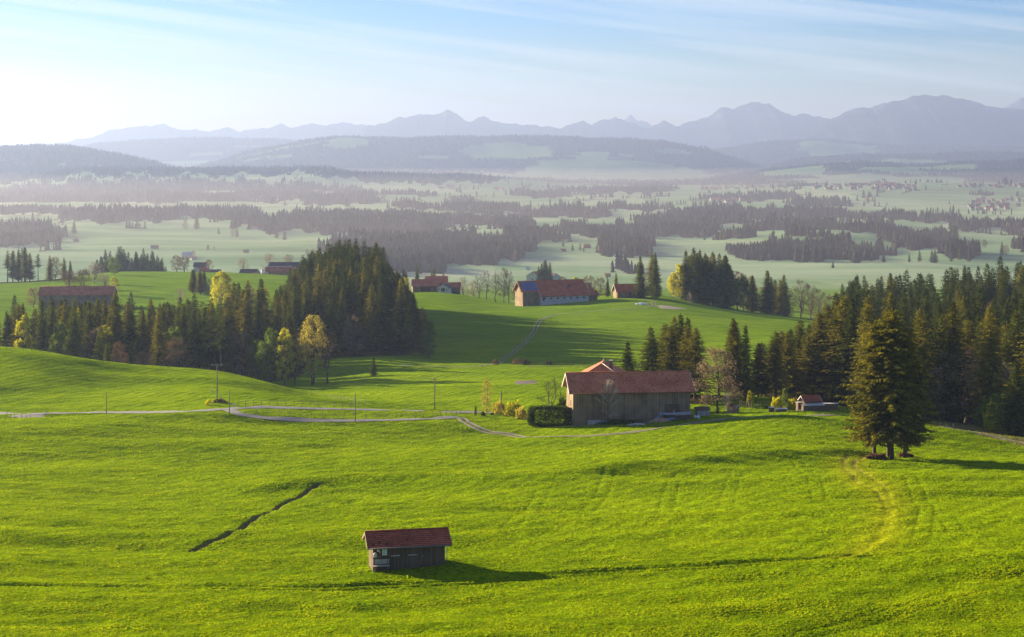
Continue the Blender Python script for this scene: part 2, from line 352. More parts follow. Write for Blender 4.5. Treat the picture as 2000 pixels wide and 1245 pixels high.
def zbase(X, Y):
    X = np.asarray(X, float); Y = np.asarray(Y, float)
    px = CX + X / Y * F
    u = np.clip((px - GP[0]) / 10.0, 0, len(GP) - 1.001); v = np.clip((np.log(Y) - GL[0]) / (GL[1] - GL[0]), 0, len(GL) - 1.001)
    i = u.astype(int); j = v.astype(int); fu = u - i; fv = v - j
    z = (GZ[i, j] * (1 - fu) + GZ[i + 1, j] * fu) * (1 - fv) + (GZ[i, j + 1] * (1 - fu) + GZ[i + 1, j + 1] * fu) * fv
    near = 1 - smooth(Y, 500, 900)
    z = z + near * (1.8 * wob(X * 0.5, Y, 62, 0) + 0.42 * wob(X * 0.45, Y * 1.1, 21, 5) + 0.11 * wob(X * .7, Y, 6.0, 11))
    z = z + 9.0 * np.exp(-((px - 690) / 95) ** 4) * np.exp(-((Y - 800) / 95) ** 2)  # ground raised under the round forest so its shadow reaches further over the meadow
    mid = smooth(Y, 500, 900) * (1 - smooth(Y, 1500, 2200))
    z = z + mid * 0.6 * wob(X, Y, 110, 9)
    farw = smooth(Y, 1700, 2600)
    z = z + farw * (3.4 * wob(X, Y, 420, 17) + 6.0 * wob(X, Y, 1300, 23) * smooth(Y, 2300, 3200))
    hill = smooth(Y, 7000, 9500)
    z = z + hill * (14 * wob(X, Y, 1300, 29) + 7 * wob(X, Y, 450, 33)) * smooth(z, -140, -60)
    return z
CARVES = []   # (polyline, half width, depth)
def seg_dist(X, Y, P):
    best = np.full(X.shape, 1e9)
    for a, b in zip(P[:-1], P[1:]):
        dx, dy = b[0] - a[0], b[1] - a[1]; L = dx * dx + dy * dy + 1e-9
        t = np.clip(((X - a[0]) * dx + (Y - a[1]) * dy) / L, 0, 1)
        best = np.minimum(best, np.hypot(X - a[0] - t * dx, Y - a[1] - t * dy))
    return best
def seg_side(X, Y, P):
    best = np.full(X.shape, 1e9); sg = np.zeros(X.shape)
    for a, b in zip(P[:-1], P[1:]):
        dx, dy = b[0] - a[0], b[1] - a[1]; L = math.hypot(dx, dy) + 1e-9
        t = np.clip(((X - a[0]) * dx + (Y - a[1]) * dy) / L ** 2, 0, 1)
        d = np.hypot(X - a[0] - t * dx, Y - a[1] - t * dy); s = ((X - a[0]) * dy - (Y - a[1]) * dx) / L
        sg = np.where(d < best, s, sg); best = np.minimum(best, d)
    return best, sg
def hit(px, py, dmin=70, dmax=9000):
    d = np.exp(np.linspace(math.log(dmin), math.log(dmax), 3000)); X = (px - CX) / F * d
    y = HY - zbase(X, d) / d * F
    k = np.argmax(y <= py)
    if y[k] > py: k = len(d) - 1
    return float(X[k]), float(d[k])
def P(px, d):
    return (px - CX) / F * d, float(d)
def path(pts, dmin=70, n=12):
    p = [hit(a, b, dmin) for a, b in pts]; return spline(p, n)
def spline(p, n=12):
    p = [p[0]] + list(p) + [p[-1]]; out = []
    for i in range(1, len(p) - 2):
        a, b, c, d = (np.array(q) for q in p[i - 1:i + 3])
        for k in range(n):
            t = k / n; out.append(tuple(0.5 * (2 * b + (c - a) * t + (2 * a - 5 * b + 4 * c - d) * t * t + (3 * b - a - 3 * c + d) * t ** 3)))
    out.append(tuple(p[-2])); return out
RUT = path([(-300, 1141), (0, 1143), (300, 1146), (600, 1147), (750, 1142), (900, 1135), (1000, 1128), (1200, 1115), (1400, 1103), (1550, 1093), (1640, 1085)], 70, 5)
DITCH = path([(365, 1080), (400, 1064), (450, 1040), (490, 1018), (520, 1003), (545, 990), (575, 975), (600, 960), (622, 949)], 70, 5)
DITCH = [(x + 0.10 * math.sin(i * 1.7), y + 0.25 * math.sin(i * 2.3)) for i, (x, y) in enumerate(DITCH)]
BANK1 = path([(560, 948), (650, 941), (800, 940), (1000, 938), (1150, 925), (1300, 908), (1450, 893), (1640, 884)], 70, 5)
BANK2 = path([(700, 1055), (900, 1052), (1150, 1030), (1400, 1012), (1600, 1008)], 70, 5)
BANK3 = path([(1450, 1125), (1600, 1110), (1800, 1095), (2100, 1082)], 70, 5)
WORN = path([(1655, 893), (1648, 912), (1668, 930), (1700, 952), (1722, 975), (1730, 1005), (1722, 1035), (1700, 1065), (1650, 1088)], 70, 6)
WORN2 = path([(1690, 893), (1668, 908), (1690, 926), (1722, 948), (1738, 975), (1740, 1005), (1735, 1035), (1715, 1060)], 70, 6)
WHEEL = [path(p, 70, 4) for p in ([(1060, 960), (1040, 1000), (1000, 1030)], [(1190, 930), (1170, 975), (1120, 1010)], [(1330, 930), (1310, 960), (1300, 1000)], [(1440, 925), (1425, 960), (1420, 990)], [(1560, 905), (1590, 930), (1600, 970)], [(1850, 1010), (1900, 1060), (2020, 1130)], [(80, 880), (200, 850), (330, 832)], [(100, 905), (260, 870), (420, 838)], [(700, 1005), (760, 985), (850, 965)], [(1780, 930), (1810, 990), (1800, 1050)], [(1600, 1235), (1800, 1180), (2050, 1110)], [(300, 1010), (180, 990), (60, 975)])]
BARNC = P(1236, 372)
_th = R(11.5); _hx, _hy = P(799, 155.6)
HUTP = (_hx - math.sin(_th) * 1.5, _hy + math.cos(_th) * 1.5, -(1104 - 300) / F * 155.6 - 0.27, math.cos(_th), math.sin(_th))
_tb = R(6); _bx, _by = P(1234, 367)
_BC = (_bx - math.sin(_tb) * 5.0, _by + math.cos(_tb) * 5.0)
_zb0 = zbase
def zbase(X, Y):
    X = np.asarray(X, float); Y = np.asarray(Y, float); z = _zb0(X, Y)
    dx = X - _BC[0]; dy = Y - _BC[1]; lx = dx * math.cos(_tb) + dy * math.sin(_tb); ly = -dx * math.sin(_tb) + dy * math.cos(_tb)
    w = (1 - smooth(np.abs(lx - 1), 15, 24)) * smooth(ly, -21, -11) * (1 - smooth(ly, 9, 20))
    return z + w * (-56.65 + 0.045 * lx - 0.06 * (ly + 5) - z)
def zg(X, Y):
    X = np.atleast_1d(np.asarray(X, float)); Y = np.atleast_1d(np.asarray(Y, float))
    z = zbase(X, Y)
    lx = (X - HUTP[0]) * HUTP[3] + (Y - HUTP[1]) * HUTP[4]; ly = -(X - HUTP[0]) * HUTP[4] + (Y - HUTP[1]) * HUTP[3]
    w = np.exp(-(np.hypot(lx / 8.0, ly / 6.0)) ** 4); z = z + w * (HUTP[2] + 0.045 * lx - 0.045 * (ly + 1.5) - z)
    nm = (Y < 420)
    if nm.any():
        x = X[nm]; y = Y[nm]; q = z[nm]
        d, s = seg_side(x, y, RUT)
        q = q - 0.26 * np.exp(-((s + 0.0) / 0.5) ** 2) * (d < 3) - 0.2 * np.exp(-((s - 1.7) / 0.35) ** 2) * (d < 3) + 0.08 * np.exp(-((s + 1.3) / 0.6) ** 2) * (d < 3)
        d = seg_dist(x, y, DITCH); q = q - 0.34 * np.exp(-(d / 0.30) ** 2) + 0.06 * np.exp(-((d - 1.5) / 0.7) ** 2)
        for b, h, w in ((BANK1, 0.75, 4.0), (BANK2, 0.4, 3.0), (BANK3, 0.4, 3.0)):
            d, s = seg_side(x, y, b); q = q + h * np.exp(-(s / w) ** 2) * np.exp(-(np.maximum(d - abs(s), 0) / 6) ** 2) * (d < 14)
        for b in (WORN, WORN2):
            d = seg_dist(x, y, b); q = q - 0.06 * np.exp(-(d / 0.4) ** 2)
        for b in WHEEL:
            d, s = seg_side(x, y, b); q = q - 0.06 * np.exp(-((s - 0.85) / 0.3) ** 2) * (d < 2) - 0.06 * np.exp(-((s + 0.85) / 0.3) ** 2) * (d < 2)
        z[nm] = q
    return z
def z1(x, y): return float(zg(x, y)[0])

# ------------------------------------------------------------------ woods on the plain: where they grow
WOODS = [  # column from, to, distance from, to
 (-300, 102, 2780, 3700), (125, 325, 3750, 4350), (300, 500, 3900, 4500), (470, 880, 3380, 3900), (650, 1026, 2330, 3050), (690, 870, 2170, 2500),
 (-300, 120, 4250, 4700), (-300, 700, 5350, 7300), (-300, 640, 7300, 9000), (590, 735, 5200, 6200), (610, 965, 7200, 8700), (755, 848, 5850, 6300), (880, 930, 5350, 5650),
 (870, 1010, 4400, 5000), (1015, 1190, 4200, 4650), (560, 985, 3650, 4250), (975, 1034, 3420, 3850), (1000, 1078, 2920, 3300), (1080, 1112, 2850, 2950),
 (1096, 1166, 3230, 3480), (1172, 1282, 3180, 3420), (1178, 1262, 2520, 2950), (1205, 1238, 2170, 2260), (1010, 1112, 5900, 6800), (1110, 1310, 6500, 7400),
 (1250, 1455, 3580, 4000), (1315, 1720, 4020, 4450), (1240, 1402, 3120, 3360), (1400, 1475, 2950, 3080), (1462, 1630, 3300, 3620), (1440, 1722, 2420, 2760),
 (1725, 1852, 2720, 3250), (1855, 1880, 2780, 2900), (1640, 1745, 3150, 3400), (1735, 1792, 3900, 4200), (1800, 1868, 3750, 4100), (1875, 1935, 3500, 3700),
 (1548, 1648, 4850, 5300), (1385, 1560, 5500, 6100), (1535, 1592, 7100, 7500), (1240, 1295, 7700, 8200), (1850, 1905, 2480, 2600),
 (770, 850, 4650, 4900), (1180, 1300, 4550, 4750), (1960, 2200, 3300, 3700), (1140, 1180, 3100, 3200), (2000, 2600, 2500, 3100), (-900, -300, 3000, 8500), (2100, 2900, 3800, 6200)]
CLEAR = [(540, 760, 4290, 4480), (880, 1000, 4290, 4390), (640, 980, 5020, 5260), (1030, 1200, 3650, 4050), (420, 640, 5560, 5680), (40, 320, 5750, 5850), (1280, 1420, 3040, 3110), (1000, 1100, 5000, 5600), (900, 1080, 11250, 11950), (640, 720, 11700, 12200), (1480, 1620, 9000, 10000), (600, 700, 6000, 6500), (-50, 200, 4750, 5350), (320, 560, 4720, 5300), (1560, 1720, 14200, 15300), (1120, 1200, 10800, 11700), (380, 470, 6200, 6500), (1640, 1900, 8100, 8900), (1000, 1400, 9200, 11300)]
def woodmask(X, Y):
    """1 where forest grows"""
    px = CX + X / Y * F
    wx = 9 * np.sin(Y * 0.031 + px * 0.05) + 6 * np.sin(Y * 0.083 + px * 0.11)
    wy = 0.018 * np.sin(px * 0.06 + 1.3) + 0.012 * np.sin(px * 0.17)
    jit = 0.35 * np.sin(X * 0.071 + Y * 0.013) * np.sin(Y * 0.021 - X * .033) + .2 * np.sin(X * .19 + 1)
    m = np.zeros(X.shape, bool); q = px + wx; r = Y * (1 + wy)
    for a, b, c, d in WOODS:
        d = c + (d - c) * (.86 if c > 3400 else .95)
        u = (q - (a + b) / 2) / ((b - a) / 2 + 4); v = (r - (c + d) / 2) / ((d - c) / 2)
        m |= (np.abs(u) ** 3.2 + np.abs(v) ** 3.2) < 1 + jit
    h = (Y > 8300) & (wob(X, Y, 1500, 2) + 0.5 * wob(X, Y, 500, 12) + 0.45 * smooth(zbase(X, Y), -120, 40) > -0.38)
    h |= (Y > 12050) & (Y < 12600) & (px > 620) & (px < 1480)
    grove = wob(X, Y, 330, 18) + 0.5 * wob(X, Y, 130, 27) + 0.25 * smooth(Y, 3500, 6500)
    m |= (Y > 2450) & (Y < 8500) & (grove > 1.3) & ~((Y < 3300) & (px > 1000) & (px < 1180))
    line = np.abs(wob(X, Y, 900, 21)) < 0.018; m |= line & (Y > 3300) & (Y < 7500) & (wob(X, Y, 400, 35) > .1)
    for a, b, c, d in CLEAR:
        u = (q - (a + b) / 2) / ((b - a) / 2); v = (Y - (c + d) / 2) / ((d - c) / 2)
        ins = (np.abs(u) ** 2.5 + np.abs(v) ** 2.5) < 1; h &= ~ins; m &= ~ins
    return m | h

# ------------------------------------------------------------------ ground sheet
def axis_px():
    a = np.arange(-1750, -60, 12.0); b = np.arange(-60, 2062, 2.6); c = np.arange(2070, 3750, 12.0)
    return np.concatenate([a, b, c])
def axis_d():
    out = [45.0]
    while out[-1] < 25200:
        d = out[-1]; out.append(d * (1.006 if d < 118 else 1.0026 if d < 430 else 1.0055 if d < 1300 else 1.009))
    return np.array(out)
AP = axis_px(); AD = axis_d()
PX, DD = np.meshgrid(AP, AD, indexing='xy')
GX = (PX - CX) / F * DD; GY = DD
shp = GX.shape
Zg = zg(GX.ravel(), GY.ravel()).reshape(shp)
V = np.stack([GX, GY, Zg], -1).reshape(-1, 3)
nr, nc = shp
idx = np.arange(nr * nc).reshape(nr, nc)
quads = np.stack([idx[:-1, :-1], idx[:-1, 1:], idx[1:, 1:], idx[1:, :-1]], -1).reshape(-1, 4)
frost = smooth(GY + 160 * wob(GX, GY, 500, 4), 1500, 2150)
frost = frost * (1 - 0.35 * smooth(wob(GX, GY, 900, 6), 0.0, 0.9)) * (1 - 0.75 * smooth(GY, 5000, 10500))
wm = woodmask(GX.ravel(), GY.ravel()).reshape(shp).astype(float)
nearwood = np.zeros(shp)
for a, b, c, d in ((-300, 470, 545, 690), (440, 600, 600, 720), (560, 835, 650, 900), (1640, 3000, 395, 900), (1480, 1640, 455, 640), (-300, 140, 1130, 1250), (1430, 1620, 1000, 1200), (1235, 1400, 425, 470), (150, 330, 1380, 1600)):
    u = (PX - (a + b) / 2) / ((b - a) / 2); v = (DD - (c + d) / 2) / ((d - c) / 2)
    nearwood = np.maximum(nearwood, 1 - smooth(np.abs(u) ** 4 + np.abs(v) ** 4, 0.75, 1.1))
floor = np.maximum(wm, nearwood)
soil = np.zeros(shp)
sel = GY < 330
xx = GX[sel]; yy = GY[sel]
s_ = np.exp(-(seg_dist(xx, yy, DITCH) / 0.45) ** 2)
pw = 0.5 + 0.5 * wob(xx, yy, 9, 3)
s_ = np.maximum(s_, 0.75 * np.maximum(np.exp(-(seg_dist(xx, yy, WORN) / 0.45) ** 2), np.exp(-(seg_dist(xx, yy, WORN2) / 0.45) ** 2)) * np.clip(pw, 0.1, 1) * smooth(yy, 195, 275))
soil[sel] = s_
lush = np.zeros(shp); lush[sel] = np.exp(-(np.minimum(seg_dist(xx, yy, WORN), seg_dist(xx, yy, WORN2)) / 2.6) ** 2) * 0.42
u = (PX - 1960) / 170; v = (DD - 385) / 34
soil = np.maximum(soil, 0.85 * (1 - smooth(np.abs(u) ** 3 + np.abs(v + u * 0.9) ** 2, 0.8, 1.1)))
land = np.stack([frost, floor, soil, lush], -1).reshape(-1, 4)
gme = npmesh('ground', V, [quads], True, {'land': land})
# grass, woodland floor, bare soil and frosted pasture
m, nt, out = mat_new('pasture'); M['ground'] = m
at = N(nt, 'ShaderNodeAttribute', attribute_name='land'); sp = N(nt, 'ShaderNodeSeparateColor'); nt.links.new(at.outputs['Color'], sp.inputs[0])
geo = N(nt, 'ShaderNodeNewGeometry'); pos = geo.outputs['Position']
nA = noise(nt, scalev(nt, pos, (0.6, 1.0, 0.5)), 0.035, 4, 0.6)
nB = noise(nt, scalev(nt, pos, (0.6, 1, 1)), 0.32, 5, 0.65, 0.4)
nC = noise(nt, scalev(nt, pos, (1, 1, 0.6)), 2.2, 4, 0.7)
f = math_(nt, 'ADD', mapr(nt, nA, 0.3, 0.7, 0.1, 0.5), math_(nt, 'ADD', mapr(nt, nB, 0.3, 0.7, -0.12, 0.25), mapr(nt, nC, 0.3, 0.7, -0.35, 0.4)), True)
grass = ramp(nt, f, [(0.0, (0.07, 0.125, 0.001)), (0.35, (0.17, 0.275, 0.002)), (0.65, (0.27, 0.38, 0.003)), (1.0, (0.38, 0.47, 0.005))])
grass = mixc(nt, at.outputs['Alpha'], grass, (0.42, 0.38, 0.012))
# the fields of the plain: each parcel its own green
vor = N(nt, 'ShaderNodeTexVoronoi'); vor.inputs['Scale'].default_value = 1.0; nt.links.new(scalev(nt, pos, (0.0022, 0.0013, 0)), vor.inputs['Vector'])
vs = N(nt, 'ShaderNodeSeparateColor'); nt.links.new(vor.outputs['Color'], vs.inputs[0])
nF = noise(nt, scalev(nt, pos, (0.35, 1.2, 0)), 0.006, 5, 0.6)
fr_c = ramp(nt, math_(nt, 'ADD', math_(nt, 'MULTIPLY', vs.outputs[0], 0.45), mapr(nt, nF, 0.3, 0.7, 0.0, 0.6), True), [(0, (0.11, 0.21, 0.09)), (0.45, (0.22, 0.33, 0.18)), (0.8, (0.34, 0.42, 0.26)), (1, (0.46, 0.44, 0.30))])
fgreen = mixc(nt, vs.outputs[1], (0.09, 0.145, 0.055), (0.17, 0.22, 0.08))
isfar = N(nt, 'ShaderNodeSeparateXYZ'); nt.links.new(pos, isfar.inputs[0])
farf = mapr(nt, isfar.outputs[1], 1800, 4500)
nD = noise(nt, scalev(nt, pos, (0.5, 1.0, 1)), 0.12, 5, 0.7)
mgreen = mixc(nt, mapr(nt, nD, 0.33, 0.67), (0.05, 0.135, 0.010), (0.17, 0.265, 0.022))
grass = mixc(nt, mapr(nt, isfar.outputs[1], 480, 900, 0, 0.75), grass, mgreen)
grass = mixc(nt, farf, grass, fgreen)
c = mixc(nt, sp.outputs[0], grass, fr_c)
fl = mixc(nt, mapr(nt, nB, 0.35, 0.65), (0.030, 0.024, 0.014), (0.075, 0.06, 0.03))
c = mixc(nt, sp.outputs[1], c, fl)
so = mixc(nt, mapr(nt, nC, 0.35, 0.65), (0.13, 0.085, 0.045), (0.30, 0.21, 0.11))
c = mixc(nt, math_(nt, 'MULTIPLY', sp.outputs[2], mapr(nt, nB, 0.25, 0.55, 0.6, 1.0)), c, so)
p = N(nt, 'ShaderNodeBsdfDiffuse'); nt.links.new(c, p.inputs[0])
tr = N(nt, 'ShaderNodeBsdfTranslucent')
h1 = noise(nt, scalev(nt, pos, (0.8, 1.0, 1)), 1.1, 4, 0.72, 0.3)
h0 = noise(nt, scalev(nt, pos, (0.35, 0.8, 1)), 0.28, 3, 0.6, 0.6)
h2 = noise(nt, pos, 3.4, 3, 0.7)
wv_ = N(nt, 'ShaderNodeTexWave'); wv_.inputs['Scale'].default_value = 0.11; wv_.inputs['Distortion'].default_value = 5.0; wv_.inputs['Detail'].default_value = 2; wv_.inputs['Detail Scale'].default_value = 0.35; rt_ = N(nt, 'ShaderNodeMapping'); rt_.inputs['Rotation'].default_value = (0, 0, 0.5); nt.links.new(pos, rt_.inputs[0]); nt.links.new(rt_.outputs[0], wv_.inputs['Vector'])
hh = math_(nt, 'ADD', math_(nt, 'ADD', math_(nt, 'MULTIPLY', h0, 1.1), math_(nt, 'MULTIPLY', wv_.outputs['Fac'], 0.15)), math_(nt, 'ADD', math_(nt, 'MULTIPLY', h1, 0.62), math_(nt, 'MULTIPLY', h2, 0.22)))
bst = mapr(nt, isfar.outputs[1], 300, 1500, 1.0, 0.5)
b = N(nt, 'ShaderNodeBump'); b.inputs['Distance'].default_value = 1.55; nt.links.new(bst, b.inputs['Strength']); nt.links.new(hh, b.inputs['Height'])
nt.links.new(b.outputs[0], p.inputs['Normal'])
nt.links.new(p.outputs[0], out.inputs[0])
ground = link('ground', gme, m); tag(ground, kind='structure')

# ------------------------------------------------------------------ mountains
m, nt, out = mat_new('mountain_rock'); M['rock'] = m
geo = N(nt, 'ShaderNodeNewGeometry'); g = N(nt, 'ShaderNodeSeparateXYZ'); nt.links.new(geo.outputs['Position'], g.inputs[0])
n = noise(nt, geo.outputs['Position'], 0.0016, 6, 0.65)
c = mixc(nt, mapr(nt, n, 0.35, 0.65), (0.02, 0.03, 0.03), (0.06, 0.065, 0.06))
sn = math_(nt, 'MULTIPLY', mapr(nt, g.outputs[2], 380, 800), mapr(nt, n, 0.48, 0.6)); c = mixc(nt, sn, c, (0.45, 0.48, 0.52))
p = N(nt, 'ShaderNodeBsdfDiffuse'); nt.links.new(c, p.inputs[0]); nt.links.new(bump(nt, n, 1.0, 110), p.inputs['Normal']); nt.links.new(p.outputs[0], out.inputs[0])
def mountain(name, D, depth, pts, rough, seed):
    """a range: crest line along the distance D, spurs and gullies down both flanks"""
    r = np.random.default_rng(seed)
    pp = np.array(pts, float); cols = np.arange(pp[0, 0], pp[-1, 0] + 1, 3.0)
    cy = np.interp(cols, pp[:, 0], pp[:, 1])
    jag = sum(np.sin(cols * k + r.uniform(0, 6)) / k ** 0.9 for k in (0.11, 0.19, 0.33, 0.61, 1.1, 1.7)) * rough
    cy = cy + jag * 0.35
    t = np.linspace(-1, 1, 41); C_, T = np.meshgrid(cols, t)
    X0 = (C_ - CX) / F * D
    zc = -(np.interp(C_, cols, cy) - HY) / F * D; base = -160.0
    ridge = 1 - np.abs(T) ** 0.9
    gul = sum(np.sin(X0 / L + r.uniform(0, 6) + T * 1.5) for L in (380, 210, 120, 640)) * 0.055 * (1 - np.abs(1 - 2 * np.abs(T)))
    Z = base + (zc - base) * np.clip(ridge + gul * np.minimum(1, np.abs(T) * 4), 0, 1)
    Y0 = D + T * depth + (np.abs(T) > 0.01) * sum(np.sin(X0 / L + 2) for L in (900, 400)) * 60 * np.abs(T)
    Xn = X0
    Vv = np.stack([Xn, Y0, Z], -1).reshape(-1, 3); a = np.arange(Vv.shape[0]).reshape(C_.shape)
    q = np.stack([a[:-1, :-1], a[:-1, 1:], a[1:, 1:], a[1:, :-1]], -1).reshape(-1, 4)
    o = link(name, npmesh(name, Vv, [q], True), M['rock']); tag(o, kind='structure'); return o
mountain('mountain_ridge', 17500, 2000, [(1490, 310), (1530, 290), (1545, 278), (1570, 263), (1600, 248), (1618, 236), (1640, 224), (1660, 215), (1690, 210), (1712, 206), (1750, 197), (1770, 193), (1790, 188), (1805, 184), (1822, 187), (1850, 188), (1875, 192), (1895, 197), (1915, 203), (1935, 207), (1953, 213), (1980, 211), (2060, 214), (2200, 225), (2600, 240)], 0.5, 1)
mountain('mountain_ridge', 20000, 1800, [(640, 285), (700, 262), (720, 246), (760, 238), (780, 230), (800, 227), (822, 224), (840, 226), (855, 221), (872, 215), (890, 222), (913, 238), (930, 232), (946, 229), (965, 236), (990, 242), (1010, 244), (1030, 242), (1060, 249), (1075, 247), (1100, 250), (1118, 243), (1137, 235), (1156, 243), (1180, 235), (1200, 228), (1225, 238), (1240, 244), (1272, 250), (1297, 236), (1315, 243), (1328, 246), (1350, 238), (1375, 230), (1390, 225), (1405, 214), (1418, 207), (1432, 213), (1450, 206), (1480, 198), (1500, 203), (1525, 218), (1550, 225), (1572, 224), (1600, 227), (1640, 238), (1700, 255), (1800, 280)], 0.6, 2)
mountain('mountain_ridge', 22300, 1500, [(40, 290), (130, 277), (180, 268), (210, 257), (235, 250), (260, 249), (300, 244), (320, 243), (345, 252), (380, 255), (410, 256), (445, 250), (470, 256), (490, 254), (520, 250), (548, 243), (570, 250), (595, 243), (640, 244), (670, 240), (705, 243), (740, 252), (800, 270), (900, 290)], 0.5, 3)
mountain('mountain_ridge', 23800, 1000, [(1195, 250), (1212, 236), (1230, 224), (1243, 236), (1262, 238), (1285, 252), (1330, 250), (1345, 240), (1375, 235), (1400, 250), (1900, 260), (1955, 212), (1975, 202), (2000, 192), (2060, 180), (2200, 200)], 0.6, 4)

# ------------------------------------------------------------------ grass tufts over the near pasture, too many to count
def tufts():
    r = np.random.default_rng(77); n = 215000
    ya = r.uniform(800, 1275, n); px = r.uniform(-300, 2300, n)
    dl = np.exp(np.linspace(math.log(100), math.log(430), 120)); PXs = np.arange(-320, 2361, 40.0)
    tab = []
    for q in PXs:
        y = HY - zbase((q - CX) / F * dl, dl) / dl * F; y = np.minimum.accumulate(y + np.arange(len(y)) * 1e-6 * -1); tab.append(np.interp(np.linspace(800, 1275, 96), y[::-1], dl[::-1]))
    tab = np.array(tab); u = (px + 320) / 40; v = (ya - 800) / 5.0; i = u.astype(int); j = np.minimum(v.astype(int), 94); fu = u - i; fv = v - j
    d = (tab[i, j] * (1 - fv) + tab[i, j + 1] * fv) * (1 - fu) + (tab[i + 1, j] * (1 - fv) + tab[i + 1, j + 1] * fv) * fu
    d = d * (1 + r.normal(0, .004, n)); X = (px - CX) / F * d; Y = d
    k = (d > 101) & (d < 425)
    for R_, w in ((R3, 1.6), (R1, 2.0), (R2, 1.7), (WORN, .5), (WORN2, .5), (DITCH, .5)):
        kk = np.where(k)[0]; P_ = np.array(R_); near = seg_dist(X[kk], Y[kk], R_[::2] + [R_[-1]]) < w; k[kk[near]] = False
    X, Y, d = X[k], Y[k], d[k]; n = len(X); Z = zg(X, Y)
    clump = 0.5 + 0.5 * wob(X, Y, 2.2, 4) * 1.0 + 0.35 * wob(X * .6, Y, 7, 9); sz = np.clip(.5 + .4 * clump, .3, 1.1) * r.uniform(.5, 1.2, n) * (.4 + d / 420)
    V = []
    for b in range(3):
        a = r.uniform(0, PI, n); w = .11 * sz; h = .10 * sz * r.uniform(.7, 1.4, n); lx, ly = r.normal(0, .06, n), r.normal(0, .06, n); ca, sa = np.cos(a) * w, np.sin(a) * w
        V.append(np.stack([np.stack([X - ca, Y - sa, Z - .03], 1), np.stack([X + ca, Y + sa, Z - .03], 1), np.stack([X + ca * .8 + lx, Y + sa * .8 + ly, Z + h], 1), np.stack([X - ca * .8 + lx, Y - sa * .8 + ly, Z + h * .85], 1)], 1))
    V = np.concatenate(V).reshape(-1, 3)
    return npmesh('grass', V, [np.arange(len(V)).reshape(-1, 4)])
# ------------------------------------------------------------------ conifers
def tri_cloud(P0, U, W):
    """a leaf-sized quad from centre P0 with half axes U, W (n,3 each)"""
    V = np.stack([P0 - U, P0 - 0.35 * U + W, P0 + U, P0 - 0.35 * U - W], 1).reshape(-1, 3)
    return V
def spruce_meshes(seed, h=25.0, rmax=3.6, base=0.08, dens=1.0, droop=0.35, irr=0.25, top=0.9, small=1.0):
    r = np.random.default_rng(seed)
    tb = MB()
    bend = r.uniform(-0.25, 0.25, 2)
    ax = lambda z: np.array([bend[0] * math.sin(z / h * 3), bend[1] * math.sin(z / h * 2.6), 0.0])
    n = 8; r0 = h * 0.0135
    for i in range(n):
        z0 = h * i / n - (0.8 if i == 0 else 0); z1_ = h * (i + 1) / n
        tb.tube(Vector(ax(z0)) + Vector((0, 0, z0)), Vector(ax(z1_)) + Vector((0, 0, z1_)), max(0.03, r0 * (1 - i / n) ** 0.8) * (1.25 if i == 0 else 1), max(0.03, r0 * (1 - (i + 1) / n) ** 0.8), 7, cap=False)
    C = []; U = []; W = []
    z = h * base
    side = r.uniform(0.75, 1.15, 9)
    while z < h * 0.985:
        t = (z / h - base) / (1 - base)
        R_ = rmax * (1 - t) ** top * min(1.0, 0.55 + t * 5)
        nb = max(4, int((7 + 3 * (1 - t)) * dens)); a0 = r.uniform(0, 6.28)
        for k in range(nb):
            a = a0 + 2 * PI * k / nb + r.normal(0, 0.2)
            sd_ = np.interp((a % (2 * PI)) / (2 * PI) * 8, range(9), side)
            L = R_ * sd_ * (1 + r.normal(0, irr)); L = max(0.35, L)
            if r.random() < 0.06: continue
            dr = droop * (1 - t) * r.uniform(0.6, 1.4) - 0.25 * t
            zz = z + r.normal(0, 0.25)
            step = 0.46 * small; ns = max(2, int(L / step)); ca, sa = math.cos(a), math.sin(a)
            s = (np.arange(ns) + r.uniform(0.4, 1, ns)) / ns
            rad = s * L; dz = -dr * L * (s * 1.15 - 0.45 * s * s * s * 1.2)
            ctr = np.stack([ca * rad, sa * rad, zz + dz], 1) + ax(zz)
            wd = (0.18 + 0.34 * (1 - s * 0.75)) * (0.55 + 0.25 * min(2.0, L / 2))
            for side_ in (-1, 0, 1):
                out = np.stack([ca * np.ones(ns), sa * np.ones(ns), -0.25 - dr * np.ones(ns)], 1)
                lat = np.stack([-sa * np.ones(ns), ca * np.ones(ns), np.zeros(ns)], 1) * side_
                dirv = out * (0.55 if side_ else 0.9) + lat * 0.8 + r.normal(0, 0.22, (ns, 3)); dirv[:, 2] -= 0.28 if side_ else 0.1
                dirv /= np.linalg.norm(dirv, axis=1)[:, None]
                ln = (wd * r.uniform(0.75, 1.35, ns) * 1.25)[:, None]
                wv = np.cross(dirv, r.normal(0, 1, (ns, 3)) + np.array([0, 0, 0.8])); wv /= np.linalg.norm(wv, axis=1)[:, None]
                C.append(ctr + dirv * ln * 0.7); U.append(dirv * ln); W.append(wv * ln * 0.33)
        z += 0.52 * small * (0.75 + 0.5 * (1 - t)) / max(0.7, dens ** 0.5)
    # leader
    for k in range(5):
        zc = h * (0.965 + 0.011 * k); d = r.normal(0, 0.3, 3); d[2] = 1; d /= np.linalg.norm(d)
        C.append((np.array([0, 0, zc]) + ax(zc))[None]); U.append(d[None] * 0.4); W.append(np.cross(d, [1, 0.3, 0])[None] * 0.12)
    C = np.concatenate(C); U = np.concatenate(U); W = np.concatenate(W)
    V = tri_cloud(C, U, W); q = np.arange(len(V)).reshape(-1, 4)
    return tb, V, q
PROTO = {}
def make_tree_proto(key, tb, V, q, bark, leaf, part='crown'):
    tm = bpy.data.meshes.new('trunk'); tm.from_pydata(tb.v, [], tb.f); tm.polygons.foreach_set('use_smooth', [True] * len(tm.polygons)); tm.materials.append(bark); tm.update()
    cm = npmesh(part, V, [q], False); cm.materials.append(leaf)
    PROTO[key] = (tm, cm)
